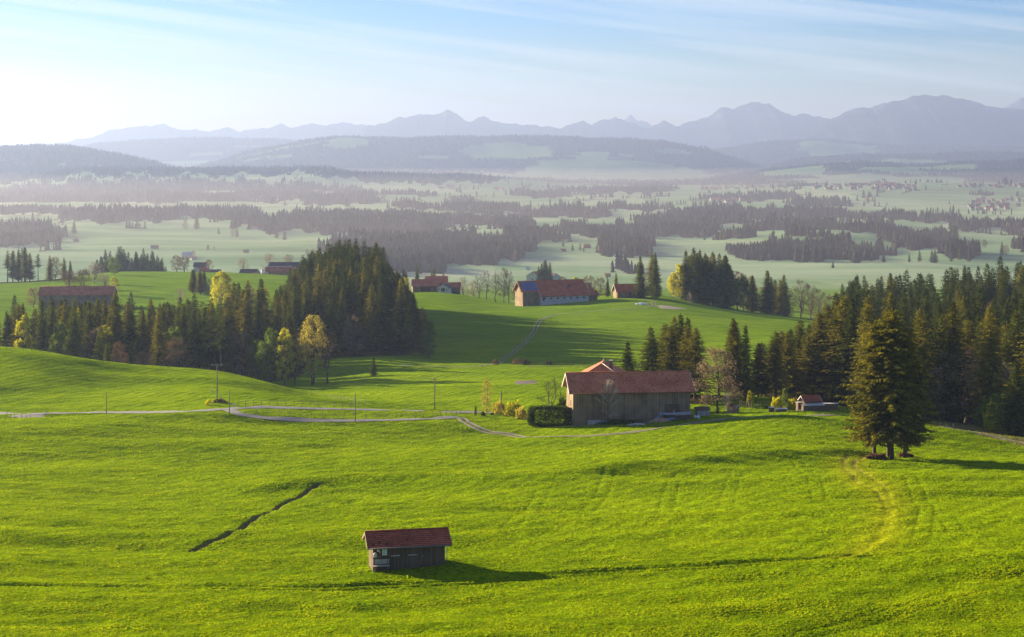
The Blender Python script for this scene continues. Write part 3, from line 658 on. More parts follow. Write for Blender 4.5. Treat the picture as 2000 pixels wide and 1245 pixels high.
def tree(key, name, x, y, s, label, cat, group=None, rz=None, sx=1.0, sink=0.0, z=None):
    tm, cm = PROTO[key]
    t = empty(name, (x, y, (z1(x, y) if z is None else z) - sink), random.uniform(0, 6.28) if rz is None else rz); t.scale = (s * sx, s * sx, s)
    a = bpy.data.objects.new('trunk', tm); COL.objects.link(a); a.parent = t
    b_ = bpy.data.objects.new('crown', cm); COL.objects.link(b_); b_.parent = t
    tag(t, label, cat, group); return t
SPV = []
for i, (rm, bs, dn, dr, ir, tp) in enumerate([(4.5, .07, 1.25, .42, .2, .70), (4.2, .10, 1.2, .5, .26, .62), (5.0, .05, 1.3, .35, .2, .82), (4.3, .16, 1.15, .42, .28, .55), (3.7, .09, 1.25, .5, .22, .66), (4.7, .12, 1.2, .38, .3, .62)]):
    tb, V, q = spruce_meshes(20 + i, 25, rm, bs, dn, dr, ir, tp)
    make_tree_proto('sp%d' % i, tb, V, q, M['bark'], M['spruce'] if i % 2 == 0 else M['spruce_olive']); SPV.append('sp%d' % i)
tb, V, q = spruce_meshes(60, 25, 2.9, .52, .8, .4, .35, .6); make_tree_proto('sptall', tb, V, q, M['bark'], M['spruce'])
tb, V, q = spruce_meshes(61, 10, 2.5, .07, 1.0, .25, .15, .95, 0.75); make_tree_proto('spsmall', tb, V, q, M['bark'], M['spruce'])
# the veteran group: long sagging boughs
for i in range(4):
    tb, V, q = spruce_meshes(70 + i, 25, (6.0, 5.2, 5.2, 4.6)[i], (.15, .13, .14, .2)[i], 1.15, .34, .34, .46, 0.76); make_tree_proto('vet%d' % i, tb, V, q, M['bark'], M['spruce_olive'])

# ------------------------------------------------------------------ broadleaved trees
def broadleaf(seed, h, R_=4.5, base=0.2, leaders=3, nb=34, sub=6, tw=3, leafn=4, leafs=0.22, r0=None, lift=0.55, round_=0.5, stems=1, lean=0.0):
    """leaders rise from the trunk, boughs leave them and end on an egg-shaped crown, twigs and leaves sit at their ends"""
    r = random.Random(seed); nr_ = np.random.default_rng(seed); tb = MB(); cb = MB(); ends = []
    r0 = r0 or h * 0.017; zb = h * base
    def env(z):
        t = (z - zb * 0.8) / (h - zb * 0.8); t = min(max(t, 0), 1)
        return R_ * max(0.06, math.sin(PI * t ** (0.5 + 0.5 * round_ * 0.9)) ** 0.7 if t < 1 else 0.06)
    def limb(mb, p, q, ra, rb, n, sides, bow=0.0):
        pts = [p]; d = q - p; L = d.length; side = Vector((r.gauss(0, 1), r.gauss(0, 1), r.gauss(0, .4)))
        for i in range(1, n + 1):
            t = i / n; pts.append(p + d * t + Vector((0, 0, 1)) * (bow * L * (t * t - t)) + side * (0.05 * L * math.sin(t * PI)) + Vector((r.gauss(0, .02), r.gauss(0, .02), r.gauss(0, .02))) * L)
        for i in range(n): mb.tube(pts[i], pts[i + 1], ra + (rb - ra) * i / n, ra + (rb - ra) * (i + 1) / n, sides, cap=False)
        return pts
    for s in range(stems):
        o = Vector((r.gauss(0, .3), r.gauss(0, .3), 0)) if stems > 1 else Vector((0, 0, 0)); rr = r0 * (0.75 if stems > 1 else 1)
        top = o * 1.6 + Vector((r.gauss(0, .1) + lean * zb, r.gauss(0, .1), zb * r.uniform(.85, 1.15)))
        tb.tube(o + Vector((0, 0, -.6)), o + Vector((0, 0, .5)), rr * 1.5, rr * 1.08, 8, cap=False); limb(tb, o + Vector((0, 0, .5)), top, rr * 1.08, rr * .9, 3, 8)
        nl = max(1, leaders // stems)
        for k in range(nl):
            a = 2 * PI * (k + r.uniform(-.2, .2)) / nl + s * 2.2; zt = h * (r.uniform(.86, .97) if nl > 1 else .99); ex = env(zt) * .8 if nl > 1 else .1
            tgt = Vector((math.cos(a) * ex + lean * zt, math.sin(a) * ex, zt)); pts = limb(tb, top, tgt, rr * (.8 if nl == 1 else .62), .03, 7, 6, bow=.22 if nl > 1 else 0)
            ends.append(pts[-1])
            for j in range(max(4, nb // (nl * stems))):
                t = (j + r.random()) / max(4, nb // (nl * stems)) * .93; i = min(6, int(t * 7)); f = t * 7 - i; p = pts[i].lerp(pts[i + 1], f)
                az_ = j * 2.4 + r.gauss(0, .3) if nl == 1 else a + r.gauss(0, 1.15); zz = min(h * .985, p.z + (env(p.z) * lift) * r.uniform(.5, 1.3)); e = env(zz) * r.uniform(.72, 1.06)
                q = Vector((math.cos(az_) * e + lean * zz, math.sin(az_) * e, zz - (.25 * e if t < .15 else 0)))
                if (q - p).length < .4: continue
                bp = limb(cb, p, q, max(.035, rr * .34 * (1 - t * .6)), .018, 4, 4, bow=.18); ends.append(bp[-1])
                for m_ in range(sub):
                    u = .3 + .68 * (m_ + r.random()) / sub; ii = min(3, int(u * 4)); p2 = bp[ii].lerp(bp[ii + 1], u * 4 - ii); L2 = (q - p).length * (1.05 - u) * r.uniform(.35, .7) + .25 * h / 18
                    dd = ((q - p).normalized() + Vector((r.gauss(0, .7), r.gauss(0, .7), r.gauss(.15, .5)))).normalized(); q2 = p2 + dd * L2
                    limb(cb, p2, q2, .018, .008, 2, 3); ends.append(q2)
                    for _ in range(tw):
                        u3 = r.uniform(.3, 1); d3 = (dd + Vector((r.gauss(0, .7), r.gauss(0, .7), r.gauss(.1, .6)))).normalized(); q3 = p2.lerp(q2, u3) + d3 * L2 * r.uniform(.3, .6); cb.tube(p2.lerp(q2, u3), q3, .010, .005, 3, cap=False); ends.append(q3)
    E = np.array([tuple(e) for e in ends]); nE = len(E); ls = leafn
    cen = np.repeat(E, ls, 0) + nr_.normal(0, 0.30, (nE * ls, 3)) * (h / 18); d = nr_.normal(0, 1, cen.shape)
    if len(cen): d /= np.linalg.norm(d, axis=1)[:, None]
    w = np.cross(d, nr_.normal(0, 1, cen.shape)); w /= np.maximum(1e-6, np.linalg.norm(w, axis=1)[:, None]); sz = (leafs * nr_.uniform(.5, 1.5, len(cen)))[:, None]
    LV = tri_cloud(cen, d * sz, w * sz * .6)
    n3 = 2; t0 = np.repeat(E, n3, 0); td = nr_.normal(0, 1, t0.shape); td[:, 2] = np.abs(td[:, 2]) * .6; td /= np.linalg.norm(td, axis=1)[:, None]; tl = nr_.uniform(.3, .8, len(t0))[:, None] * h / 18
    tw_ = np.cross(td, nr_.normal(0, 1, td.shape)); tw_ /= np.linalg.norm(tw_, axis=1)[:, None]; tw_ *= .013 * h / 18
    TV = np.stack([t0 - tw_, t0 + tw_, t0 + td * tl], 1).reshape(-1, 3)
    return tb, cb, LV, TV, 1.0
def make_broad(key, bark, twig, leaf, seed, h, **kw):
    tb, cb, LV, TV, k = broadleaf(seed, h, **kw)
    tm = bpy.data.meshes.new('trunk'); tm.from_pydata([(a * k, b * k, c * k) for a, b, c in tb.v], [], tb.f); tm.materials.append(bark); tm.polygons.foreach_set('use_smooth', [True] * len(tm.polygons)); tm.update()
    CV = np.array([(a * k, b * k, c * k) for a, b, c in cb.v]); nC_ = len(CV); nT = len(TV)
    allV = np.concatenate([CV, TV, LV]) 
    cq = np.array([f for f in cb.f if len(f) == 4]); tt = nC_ + np.arange(nT).reshape(-1, 3); lq = nC_ + nT + np.arange(len(LV)).reshape(-1, 4)
    mi = [0] * len(cq) + [0] * len(tt) + [1] * len(lq)
    fs = [cq, tt] + ([lq] if len(lq) else [])
    cm = npmesh('crown', allV, fs, False, matidx=mi); cm.materials.append(twig); cm.materials.append(leaf)
    PROTO[key] = (tm, cm)
BK, BG, T1, TD, TP = M['bark'], M['barkgrey'], M['twig'], M['twigdark'], M['twigpale']
make_broad('yellow', BG, T1, M['leafyellow'], 1, 20, R_=6.6, base=.16, leaders=4, nb=56, sub=7, tw=2, leafn=9, leafs=.24)
make_broad('yellow2', BG, T1, M['leafyellow'], 12, 20, R_=4.6, base=.14, leaders=2, nb=44, sub=6, tw=2, leafn=7, leafs=.23)
make_broad('gold', BK, T1, M['leafgold'], 2, 24, R_=5.8, base=.2, leaders=4, nb=64, sub=7, tw=3, leafn=4, leafs=.17, stems=2)
make_broad('green', BG, T1, M['leafgreen'], 3, 20, R_=5.2, base=.12, leaders=3, nb=56, sub=7, tw=2, leafn=7, leafs=.23)
make_broad('brown', BK, T1, M['leafbrown'], 4, 18, R_=5.6, base=.12, leaders=4, nb=52, sub=7, tw=4, leafn=2, leafs=.14)
make_broad('olive', BK, TD, M['leafpale'], 14, 17, R_=5.6, base=.10, leaders=3, nb=60, sub=8, tw=4, leafn=2, leafs=.13)
make_broad('bare', BG, T1, M['leafbrown'], 5, 20, R_=6.8, base=.16, leaders=6, nb=60, sub=7, tw=4, leafn=1, leafs=.08)
make_broad('baredark', BK, TD, M['leafbrown'], 15, 22, R_=4.8, base=.22, leaders=3, nb=44, sub=6, tw=4, leafn=1, leafs=.11)
make_broad('barepale', BG, TP, M['leafpale'], 6, 14, R_=5.2, base=.14, leaders=6, nb=54, sub=7, tw=4, leafn=1, leafs=.07)
make_broad('orchard', BK, TD, M['leafbrown'], 7, 10, R_=4.4, base=.14, leaders=4, nb=28, sub=6, tw=3, leafn=0, leafs=.1, r0=.15)
make_broad('young', BG, TP, M['leafbrown'], 8, 9.5, R_=3.6, base=.22, leaders=5, nb=34, sub=6, tw=3, leafn=0, leafs=.1, r0=.17, lift=.9, )
make_broad('larch', BG, T1, M['leafgold'], 9, 8, R_=1.5, base=.08, leaders=1, nb=46, sub=5, tw=2, leafn=3, leafs=.075, r0=.09)
make_broad('slim', BG, T1, M['leafgreen'], 10, 18, R_=3.0, base=.08, leaders=1, nb=50, sub=6, tw=2, leafn=6, leafs=.2)
# dense bushes
def bush_mesh(seed, rx, ry, rz_, n, s, mat, jag=0.25, box=False):
    r = np.random.default_rng(seed)
    d = r.normal(0, 1, (n, 3)); d /= np.linalg.norm(d, axis=1)[:, None]; d[:, 2] = np.abs(d[:, 2]) if not box else d[:, 2]
    if box: d = d / (np.sum(np.abs(d) ** 6, 1) ** (1 / 6))[:, None]
    rad = r.uniform(0.72, 1.0, n)[:, None] * (1 + jag * np.sin(d[:, :1] * 7 * max(1, rx / 3) + seed) * np.sin(d[:, 1:2] * 5 + 1) + jag * .4 * np.sin(d[:, :1] * 23 * max(1, rx / 4)))
    c = d * rad * np.array([rx, ry, rz_]) + (np.array([0, 0, rz_]) if box else 0)
    u = r.normal(0, 1, (n, 3)) + d * 0.6; u[:, 2] += .4; u /= np.linalg.norm(u, axis=1)[:, None]; w = np.cross(u, r.normal(0, 1, (n, 3))); w /= np.linalg.norm(w, axis=1)[:, None]
    sz = (s * r.uniform(.6, 1.5, n))[:, None]
    V = tri_cloud(c, u * sz, w * sz * .55); me = npmesh('bush', V, [np.arange(len(V)).reshape(-1, 4)]); me.materials.append(mat); return me
def bush(name, px, py, seed, rx, ry, rz_, n, s, mat, label, cat='bush', dmin=70, box=False, rot=0, d=None, group=None, jag=.25):
    x, y = hit(px, py, dmin) if d is None else P(px, d)
    o = bpy.data.objects.new(name, bush_mesh(seed, rx, ry, rz_, n, s, mat, box=box, jag=jag)); COL.objects.link(o)
    o.location = (x, y, z1(x, y) - 0.1); o.rotation_euler = (0, 0, rot); tag(o, label, cat, group); return o

# ------------------------------------------------------------------ stands of spruce, every tree a thing of its own
NS = [0]
_ON = 'second third fourth fifth sixth seventh eighth ninth tenth eleventh twelfth thirteenth fourteenth'.split()
def ORD(i, n):
    if i == 0: return 'leftmost '
    if i == n - 1: return 'rightmost '
    return _ON[i - 1] + ' from left, ' if i <= n // 2 else _ON[n - 2 - i] + ' from right, '
ZONES = {'tall dark spruce behind': [(115, ', below the long barn, left half'), (215, ', below the long barn, right half'), (300, ', middle of the wood'), (2000, ', next to the gap')],
 'dense dark spruce of the big': [(640, ', on its left flank'), (700, ', left of its summit'), (760, ', right of its summit'), (2000, ', on its steep right edge')],
 'olive sunlit spruce fronting': [(1640, ', left end by the log shed'), (1760, ', behind the clustered old spruces'), (1900, ', behind the bare trees'), (3000, ', at the right edge')]}
def zlabel(label, px, dd):
    for k, z in ZONES.items():
        if label.startswith(k):
            for lim, t in z:
                if px < lim: return label + t
    return label
def stand(regions, n, hmin, hmax, label, group, sep=3.2, keys=None, hf=None, seed=1, wide=1.0):
    r = np.random.default_rng(seed); pts = []; tries = 0
    while len(pts) < n and tries < n * 60:
        tries += 1
        a, b_, c, d = regions[int(r.integers(len(regions)))] if isinstance(regions, list) else regions
        px = r.uniform(a, b_); dd = r.uniform(c, d); x, y = P(px, dd)
        if any((x - p[0]) ** 2 + (y - p[1]) ** 2 < sep * sep for p in pts): continue
        if hf and hf(px, dd) <= 0: continue
        pts.append((x, y, px, dd))
    pts.sort(key=lambda q: q[2]); big = len(pts) > 26; nn = len(pts)
    for ii, (x, y, px, dd) in enumerate(pts):
        h = r.uniform(hmin, hmax) * (hf(px, dd) if hf else 1.0)
        k = (keys or SPV)[int(r.integers(len(keys or SPV)))]
        lab = zlabel(label, px, dd) if big else (ORD(ii, nn) + label)
        tree(k, 'spruce_tree', x, y, h / 25.0, lab, 'spruce tree', group, r.uniform(0, 6.28), sx=wide * float(r.uniform(.85, 1.2)) * (25.0 / h) ** 0.25); NS[0] += 1
L_ = 'tall dark spruce behind the left grassy hill'
stand([(20, 180, 560, 640), (180, 430, 565, 640)], 44, 23, 28, L_, 'spruces of the wood behind the left grassy hill', 4.2, seed=2, hf=lambda p, d: np.interp(p, [20, 100, 200, 300, 380, 430], [.86, 1, 1.02, .95, .98, .95]))
stand((-40, 32, 560, 620), 5, 17, 21, 'small dark spruce at the left end of the wood', 'small spruces at the left end of the wood', 3.5, seed=3)
stand((368, 432, 575, 640), 9, 24, 27, 'thin bare-stemmed spruce at the gap in the wood', 'bare-stemmed spruces at the gap in the wood', 2.6, keys=['sptall'], seed=4)
stand((438, 470, 590, 640), 4, 24, 27, 'slender sunlit spruce on the right edge of the gap in the wood', 'slender spruces right of the gap', 2.4, keys=['sptall', 'sp3'], seed=44)
stand((455, 580, 620, 700), 22, 23, 28, 'dark spruce between the gap and the round forest hill', 'spruces between the gap and the round forest hill', 4, seed=5)
def hf3(p, d):
    prof = np.interp(p, [565, 600, 640, 700, 740, 760, 800, 820, 840], [530, 512, 503, 497, 503, 535, 565, 600, 620])
    base = HY + 262000.0 / d; h = (base - prof) / F * d / 26.0
    return min(1.05, h) if h > 0.55 else 0
stand([(565, 832, 655, 700), (565, 832, 690, 760), (565, 760, 700, 900)], 62, 23, 27, 'dense dark spruce of the big round forest', 'spruces of the big round forest', 4.6, seed=6, hf=hf3)
stand([(1250, 1288, 925, 942)], 4, 22, 26, 'dark spruce between the red-roofed barn and the yellow-green tree', 'spruces left of the yellow-green tree', 3.5, seed=7)
stand([(1338, 1428, 945, 1000)], 25, 24, 30, 'tall dark spruce in the hilltop grove right of the yellow-green tree', 'spruces of the hilltop grove', 2.9, seed=8, wide=1.25)
stand([(1468, 1532, 975, 1010)], 7, 20, 25, 'dark spruce on the right slope of the hilltop grove', 'spruces on the right slope of the hilltop', 3.6, seed=9, wide=1.2)
x, y = P(1226, 425); tree('sp2', 'spruce_tree', x, y, 16 / 25, 'solitary broad spruce just behind the ridge of the big wooden barn', 'spruce tree', sx=1.35)
stand([(1255, 1362, 428, 455)], 8, 17, 21.5, 'dark spruce behind the right half of the big wooden barn', 'spruces behind the big wooden barn', 2.6, seed=10, wide=1.3)
stand([(1428, 1475, 430, 455)], 4, 17, 20, 'slim dark spruce right behind the bushy brown tree beside the barn', 'spruces right behind the bushy brown tree', 2.4, seed=11)
def hf6(p, d):
    prof = np.interp(p, [1470, 1500, 1560, 1600, 1640, 1700, 1760, 1800, 1850, 1900, 2100], [662, 655, 640, 608, 560, 532, 535, 515, 503, 498, 495])
    base = HY - float(zbase(*P(p, d))) / d * F; h = (base - prof) / F * d / 28.0
    return min(1.0, h) if h > 0.45 else 0
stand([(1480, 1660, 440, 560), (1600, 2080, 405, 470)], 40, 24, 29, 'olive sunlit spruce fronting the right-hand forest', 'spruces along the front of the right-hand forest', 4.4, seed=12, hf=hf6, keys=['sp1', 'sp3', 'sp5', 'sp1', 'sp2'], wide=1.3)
stand([(1478, 1640, 450, 530)], 18, 17, 21, 'dark spruce between the bushy brown tree and the tall right-hand forest', 'spruces between the brown tree and the tall forest', 3.4, seed=45, hf=lambda p, d: np.interp(p, [1478, 1560, 1600, 1640], [.82, .9, 1.05, 1.2]), wide=1.2)
extra((1480, 1660, 470, 620), 40, 19, 23, 4.5, lambda p, d: min(1.0, hf6(p, d) * 1.25), 36) if False else None
stand([(1640, 2080, 470, 640), (1680, 2050, 640, 860)], 22, 24, 30, 'dark spruce deep in the right-hand forest', 'spruces deep in the right-hand forest', 5.4, seed=13, hf=hf6)
stand([(-40, 78, 1150, 1185)], 13, 18, 23, 'spruce in the far row above the long grey barn', 'spruces of the far left row', 3.5, seed=14, keys=['sp1', 'sp3', 'sp4', 'sptall'])
for px, hh_ in ((97, 17), (125, 15), (137, 13)):
    x, y = P(px, 1120); tree('sp1', 'spruce_tree', x, y, hh_ / 25, 'lone small spruce right of the far left row', 'spruce tree', 'small spruces right of the far left row')
def hf8(p, d): return np.interp(p, [150, 175, 210, 240, 270, 300, 330], [.35, .6, .9, 1.0, .9, .85, .6])
stand([(374, 402, 955, 985)], 6, 12, 14, 'small dark spruce in the clump left of the round yellow tree', 'spruces of the small clump', 2.6, seed=16)
stand([(755, 800, 1120, 1200)], 8, 13, 17, 'spruce between the round forest and the red-roofed farm', 'spruces left of the red-roofed farm', 4, seed=17)
for px, d_, hh_ in ((815, 1120, 18), (831, 1120, 12), (843, 1120, 14), (848, 1110, 16), (866, 1090, 13)):
    x, y = P(px, d_); tree('sp4', 'spruce_tree', x, y, hh_ / 25, 'small spruce showing over the roof of the red-roofed farm', 'spruce tree', 'spruces over the farm roof')
x, y = P(1187, 960); tree('sp4', 'spruce_tree', x, y, 11 / 25, 'narrow dark spruce between the small chalet and the red-roofed barn on the hill', 'spruce tree')
x, y = P(1203, 965); tree('sp1', 'spruce_tree', x, y, 13 / 25, 'spruce top showing left of the red roof of the hilltop barn', 'spruce tree')
x, y = hit(730, 735, 480); tree('spsmall', 'spruce_tree', x, y, .6, 'single small spruce standing alone on the sunlit meadow', 'spruce tree', sx=1.15)
for px, d_, hh_, lb in ((209, 540, 9.5, 'small dark spruce just behind the crest of the left grassy hill, leftmost of three'), (256, 545, 10, 'small dark spruce just behind the crest of the left grassy hill, middle of three'), (306, 545, 6.5, 'smallest dark spruce just behind the crest of the left grassy hill')):
    x, y = P(px, d_); tree('spsmall', 'spruce_tree', x, y, hh_ / 10, lb, 'spruce tree', sx=.9)
x, y = hit(1742, 897, 240)
for i, (dx, dy, hh_, lb) in enumerate([(0, 0, 25, 'largest and foremost of the old spruces clustered on the bright slope at right'), (-2.6, 1.6, 22.5, 'left stem of the clustered old spruces on the bright slope'), (2.6, 1.8, 22, 'right stem of the clustered old spruces on the bright slope'), (0.2, 3.4, 23.5, 'rear stem of the clustered old spruces on the bright slope')]):
    tree('vet%d' % i, 'spruce_tree', x + dx, y + dy, hh_ / 25, lb, 'spruce tree', None, rz=i * 1.3)
x, y = P(1985, 385); tree('sp2', 'spruce_tree', x, y, 17 / 25, 'broad spruce at the right edge beside the yellow bush', 'spruce tree', sx=1.3)

EXTRA = []
def extra(regions, n, hmin, hmax, sep, hf=None, seed=1):
    r = np.random.default_rng(seed); pts = []; tries = 0
    while len(pts) < n and tries < n * 60:
        tries += 1; a, b_, c, d = regions; px = r.uniform(a, b_); dd = r.uniform(c, d); x, y = P(px, dd)
        if any((x - p[0]) ** 2 + (y - p[1]) ** 2 < sep * sep for p in pts) or (hf and hf(px, dd) <= 0): continue
        pts.append((x, y)); EXTRA.append((x, y, z1(x, y), r.uniform(hmin, hmax) * (hf(px, dd) if hf else 1), r.uniform(0, 6.28), r.uniform(.9, 1.25)))
extra((565, 832, 690, 900), 120, 23, 27, 4.6, hf3, 31)
extra((1480, 1660, 480, 640), 36, 20, 24, 4.5, hf6, 36)
extra((1640, 2300, 500, 900), 210, 24, 30, 5.6, hf6, 32)
extra((20, 430, 600, 690), 50, 21, 25, 5, None, 33)
extra((150, 330, 1400, 1600), 80, 22, 26, 5.0, hf8, 34)
LOD = []
for k in range(4):
    tb, V, q = spruce_meshes(90 + k, 25, (4.8, 4.2, 5.2, 4.5)[k], .1, 1.1, .4, .25, .62, 1.15); LOD.append(V)
VV = []
for i, (x, y, z, h, a, w) in enumerate(EXTRA):
    v = LOD[i % 4]; s_ = h / 25; ca, sa = math.cos(a), math.sin(a)
    VV.append(np.stack([(v[:, 0] * ca - v[:, 1] * sa) * s_ * w + x, (v[:, 0] * sa + v[:, 1] * ca) * s_ * w + y, v[:, 2] * s_ + z], 1))
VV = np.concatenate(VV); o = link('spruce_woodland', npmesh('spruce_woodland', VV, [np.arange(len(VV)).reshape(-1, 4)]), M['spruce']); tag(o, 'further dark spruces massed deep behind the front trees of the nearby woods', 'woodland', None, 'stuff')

# ------------------------------------------------------------------ single broadleaved trees: column, base line or distance, height in metres
BL = [
 ('yellow', 1330, None, 958, 20, 'bright yellow-green tree glowing on the hilltop beside the spruces', 1.05),
 ('yellow2', 1316, None, 950, 15, 'smaller yellow-green tree leaning left of the bright one on the hilltop', 1.0),
 ('yellow', 433, None, 860, 19, 'round yellow tree above the gap in the wood', 1.0),
 ('gold', 612, 752, None, 24, 'golden budding tree with a dark forked trunk at the foot of the forest', .95),
 ('baredark', 640, None, 575, 19, 'half bare brown tree right of the golden tree', .9),
 ('green', 528, None, 580, 20, 'fresh green leafy tree left of the golden tree', .85),
 ('yellow2', 557, None, 575, 19.5, 'bright green topped tree between the leafy one and the golden tree', .75),
 ('baredark', 575, 752, None, 18, 'brown budding tree with several stems left of the golden tree', .85),
 ('slim', 838, None, 655, 14.5, 'slender pale green tree at the right edge of the round forest', 1.25),
 ('green', 277, None, 585, 15, 'fresh green tree among the dark spruces behind the left hill', .9),
 ('yellow2', 150, None, 600, 23, 'yellow leafed tree catching sun among the spruces below the long barn', .6),
 ('yellow2', 45, None, 560, 20, 'golden sunlit tree at the left end of the wood', .7),
 ('brown', 232, None, 540, 10.5, 'pinkish bare bushy tree behind the crest of the left hill, leftmost of the bare ones', 1.0),
 ('brown', 283, None, 540, 8, 'low rounded brown tree behind the crest, between two small spruces', 1.3),
 ('brown', 345, None, 545, 13, 'sunlit reddish brown bare tree by the gap in the wood', 1.3),
 ('bare', 290, None, 580, 15, 'dull bare tree among the spruces behind the crest', .8),
 ('olive', 1402, None, 408, 16.5, 'bushy brown-twigged tree with budding leaves at the right end of the barn', 1.12),
 ('orchard', 1078, None, 412, 9, 'bare dark spreading tree left of the big wooden barn', 1.2),
 ('young', 1189, 829, None, 9.4, 'pale bare young tree in front of the long barn wall', 1.1),
 ('larch', 951, 808, None, 8.3, 'thin golden young tree beside the lane', 1.0),
 ('young', 1420, 812, None, 5, 'thin young tree with a yellow tuft by the track right of the barn', .8),
 ('slim', 1533, None, 405, 5.5, 'small pale budding tree left of the log shed', .9),
 ('brown', 1440, None, 990, 23, 'reddish brown budding tree on the right flank of the hilltop grove', 1.25),
 ('green', 1452, None, 975, 20, 'dull green leafing tree beside the hilltop spruces', .9),
 ('brown', 1463, None, 1010, 23, 'reddish crowned tree, rightmost of the budding hilltop trees', .8),
 ('bare', 1565, None, 1010, 24, 'large round bare tree at the end of the hilltop meadow', 1.05),
 ('bare', 1584, None, 1020, 22, 'bare tree between the large round bare tree and the end of the meadow', 1.1), ('brown', 1625, None, 1040, 18, 'last brown tree at the right end of the hilltop trees', 1.2), ('brown', 1500, None, 1020, 21, 'reddish tree between the dark spruces on the right slope', 1.2), ('green', 1425, None, 985, 22, 'green leafing tree at the right edge of the dark hilltop grove', 1.1),
 ('yellow2', 205, None, 566, 17, 'yellow-green tree in the wood behind the crest of the left hill', .9), ('green', 340, None, 566, 18, 'green leafy tree left of the gap in the wood', .9), ('green', 505, None, 590, 16, 'low fresh green tree left of the leafy green tree', 1.0),
 ('olive', 190, None, 572, 17, 'pale olive tree in the wood below the long barn', 1.0), ('green', 118, None, 566, 18, 'green leafy tree in the wood below the long barn', .8), ('olive', 470, None, 600, 19, 'brownish tree by the right edge of the gap in the wood', .8), ('olive', 690, None, 655, 16, 'brown tree at the foot of the round forest', .9),
 ('green', 1725, None, 404, 17, 'green tree partly hidden left behind the clustered old spruces', .9), ('olive', 1858, None, 412, 18, 'olive budding tree right behind the clustered old spruces', 1.0),
 ('bare', 1600, None, 1030, 20, 'bare tree behind the end of the hilltop meadow', 1.0),
 ('bare', 1540, None, 1060, 21, 'bare brown tree left of the large round bare tree', .9),
 ('young', 1347, 597, None, 7, 'little bare shrubby tree at the foot of the hilltop spruces', .8),
 ('baredark', 935, None, 985, 14, 'dark bare tree, leftmost of the row beside the farmhouse', 1.2),
 ('baredark', 950, None, 980, 17, 'dark bare tree, second from the left in the row beside the farmhouse', .9),
 ('baredark', 968, None, 960, 17, 'dark bare tree in the middle of the row beside the farmhouse', 1.0),
 ('bare', 984, None, 955, 20, 'tallest bare tree of the row beside the farmhouse', .8),
 ('baredark', 994, None, 955, 19, 'bare tree with a clear stem nearest the farmhouse', .8),
 ('brown', 1008, None, 975, 10, 'low brown bushy tree touching the left gable of the farmhouse', 1.2),
 ('barepale', 905, None, 1150, 14, 'pale bare tree right of the red-roofed farm, leftmost', 1.2),
 ('barepale', 925, None, 1160, 13, 'pale bare tree right of the red-roofed farm, rightmost', 1.2),
 ('yellow', 791, None, 1090, 10, 'round yellowish tree left of the red-roofed farm', 1.0),
 ('barepale', 525, None, 1330, 17, 'tall pale bare tree left of the orange barn', 1.3),
 ('barepale', 563, None, 1340, 18, 'tall pale bare tree behind the orange barn', 1.3),
 ('barepale', 474, None, 1350, 13, 'small pale bare tree above the dark roofed house', 1.2),
 ('brown', 345, None, 1290, 13, 'reddish bare tree left of the far hamlet', 1.4), ('brown', 360, None, 1280, 12, 'reddish bare tree in the middle of the far hamlet', 1.4),
 ('brown', 408, None, 1320, 10, 'small reddish tree right of the far hamlet', 1.3),
 ('green', 223, None, 1180, 13, 'dull green round tree at the right foot of the wooded knoll', 1.3),
 ('brown', 160, None, 1010, 12, 'reddish brown bushy tree behind the long grey barn, leftmost', 1.5), ('brown', 135, None, 1010, 12, 'reddish brown bushy tree over the left part of the long barn roof', 1.4),
 ('barepale', 185, None, 1060, 14, 'pale pinkish bare tree over the middle of the long barn roof', 1.3), ('barepale', 205, None, 1000, 9.5, 'pale blossoming tree over the right part of the long barn roof', 1.5),
 ('yellow2', 223, None, 960, 10, 'yellow-green tree at the right end of the long grey barn', 1.2), ('olive', 65, None, 880, 10.5, 'pale yellowish bushy tree at the left end of the long grey barn', 1.3),
 ('olive', 108, None, 1160, 16, 'pale sunlit tree right of the far left spruces', 1.0),
 ('barepale', 352, None, 900, 8.5, 'pale pinkish blossoming tree left of the small spruce clump', 1.2), ('bare', 407, None, 960, 9, 'brown bare tree right of the small spruce clump', 1.0),
 ('olive', 487, None, 860, 11.5, 'pinkish brown tree over the wood right of the round yellow tree', 1.3), ('yellow2', 515, None, 850, 12, 'golden tree over the wood next to the orange barn', 1.2),
 ('yellow', 666, None, 900, 27.5, 'yellow tree top rising from the round forest', .45),
 ('yellow', 1125, None, 1080, 15, 'yellow-green tree behind the farmhouse roof', .9), ('brown', 1098, None, 1090, 16, 'reddish tree behind the farmhouse ridge', 1.1), ('brown', 1150, None, 1040, 14, 'brown tree behind the small chalet', 1.2), ('brown', 1172, None, 1050, 13, 'brown tree between the chalet and the dark spruce', 1.2),
 ('yellow', 1164, None, 935, 6, 'small yellowish tree at the right corner of the chalet', .9),
 ('brown', 1073, 590, None, 5.5, 'small budding fruit tree before the farmhouse roof, leftmost', 1.1), ('brown', 1090, 589, None, 5.2, 'small brown fruit tree before the farmhouse roof, middle', 1.1), ('brown', 1108, 588, None, 4.2, 'smallest fruit tree before the farmhouse wall', 1.1),
 ('bare', 1885, None, 420, 19, 'grey bare tree against the dark right-hand forest, left one', 1.0), ('barepale', 1915, None, 425, 17, 'pale spreading bare tree against the dark right-hand forest', 1.1), ('barepale', 1962, None, 440, 17, 'pale bare tree against the dark forest near the right edge', 1.2), ('barepale', 1835, None, 430, 14, 'faint bare tree behind the clustered old spruces', 1.1),
 ('barepale', 1700, None, 405, 12, 'faint brown bare tree left behind the clustered old spruces', .9), ('bare', 1935, None, 640, 24, 'brown bare tree high in the right-hand forest', 1.0),
 ('green', 1950, None, 388, 9.5, 'yellowish budding tree at the foot of the right-hand forest', 1.2),
 ('yellow', 1465, None, 415, 4, 'small yellow tuft of a tree beyond the right gable of the barn', .7),
]
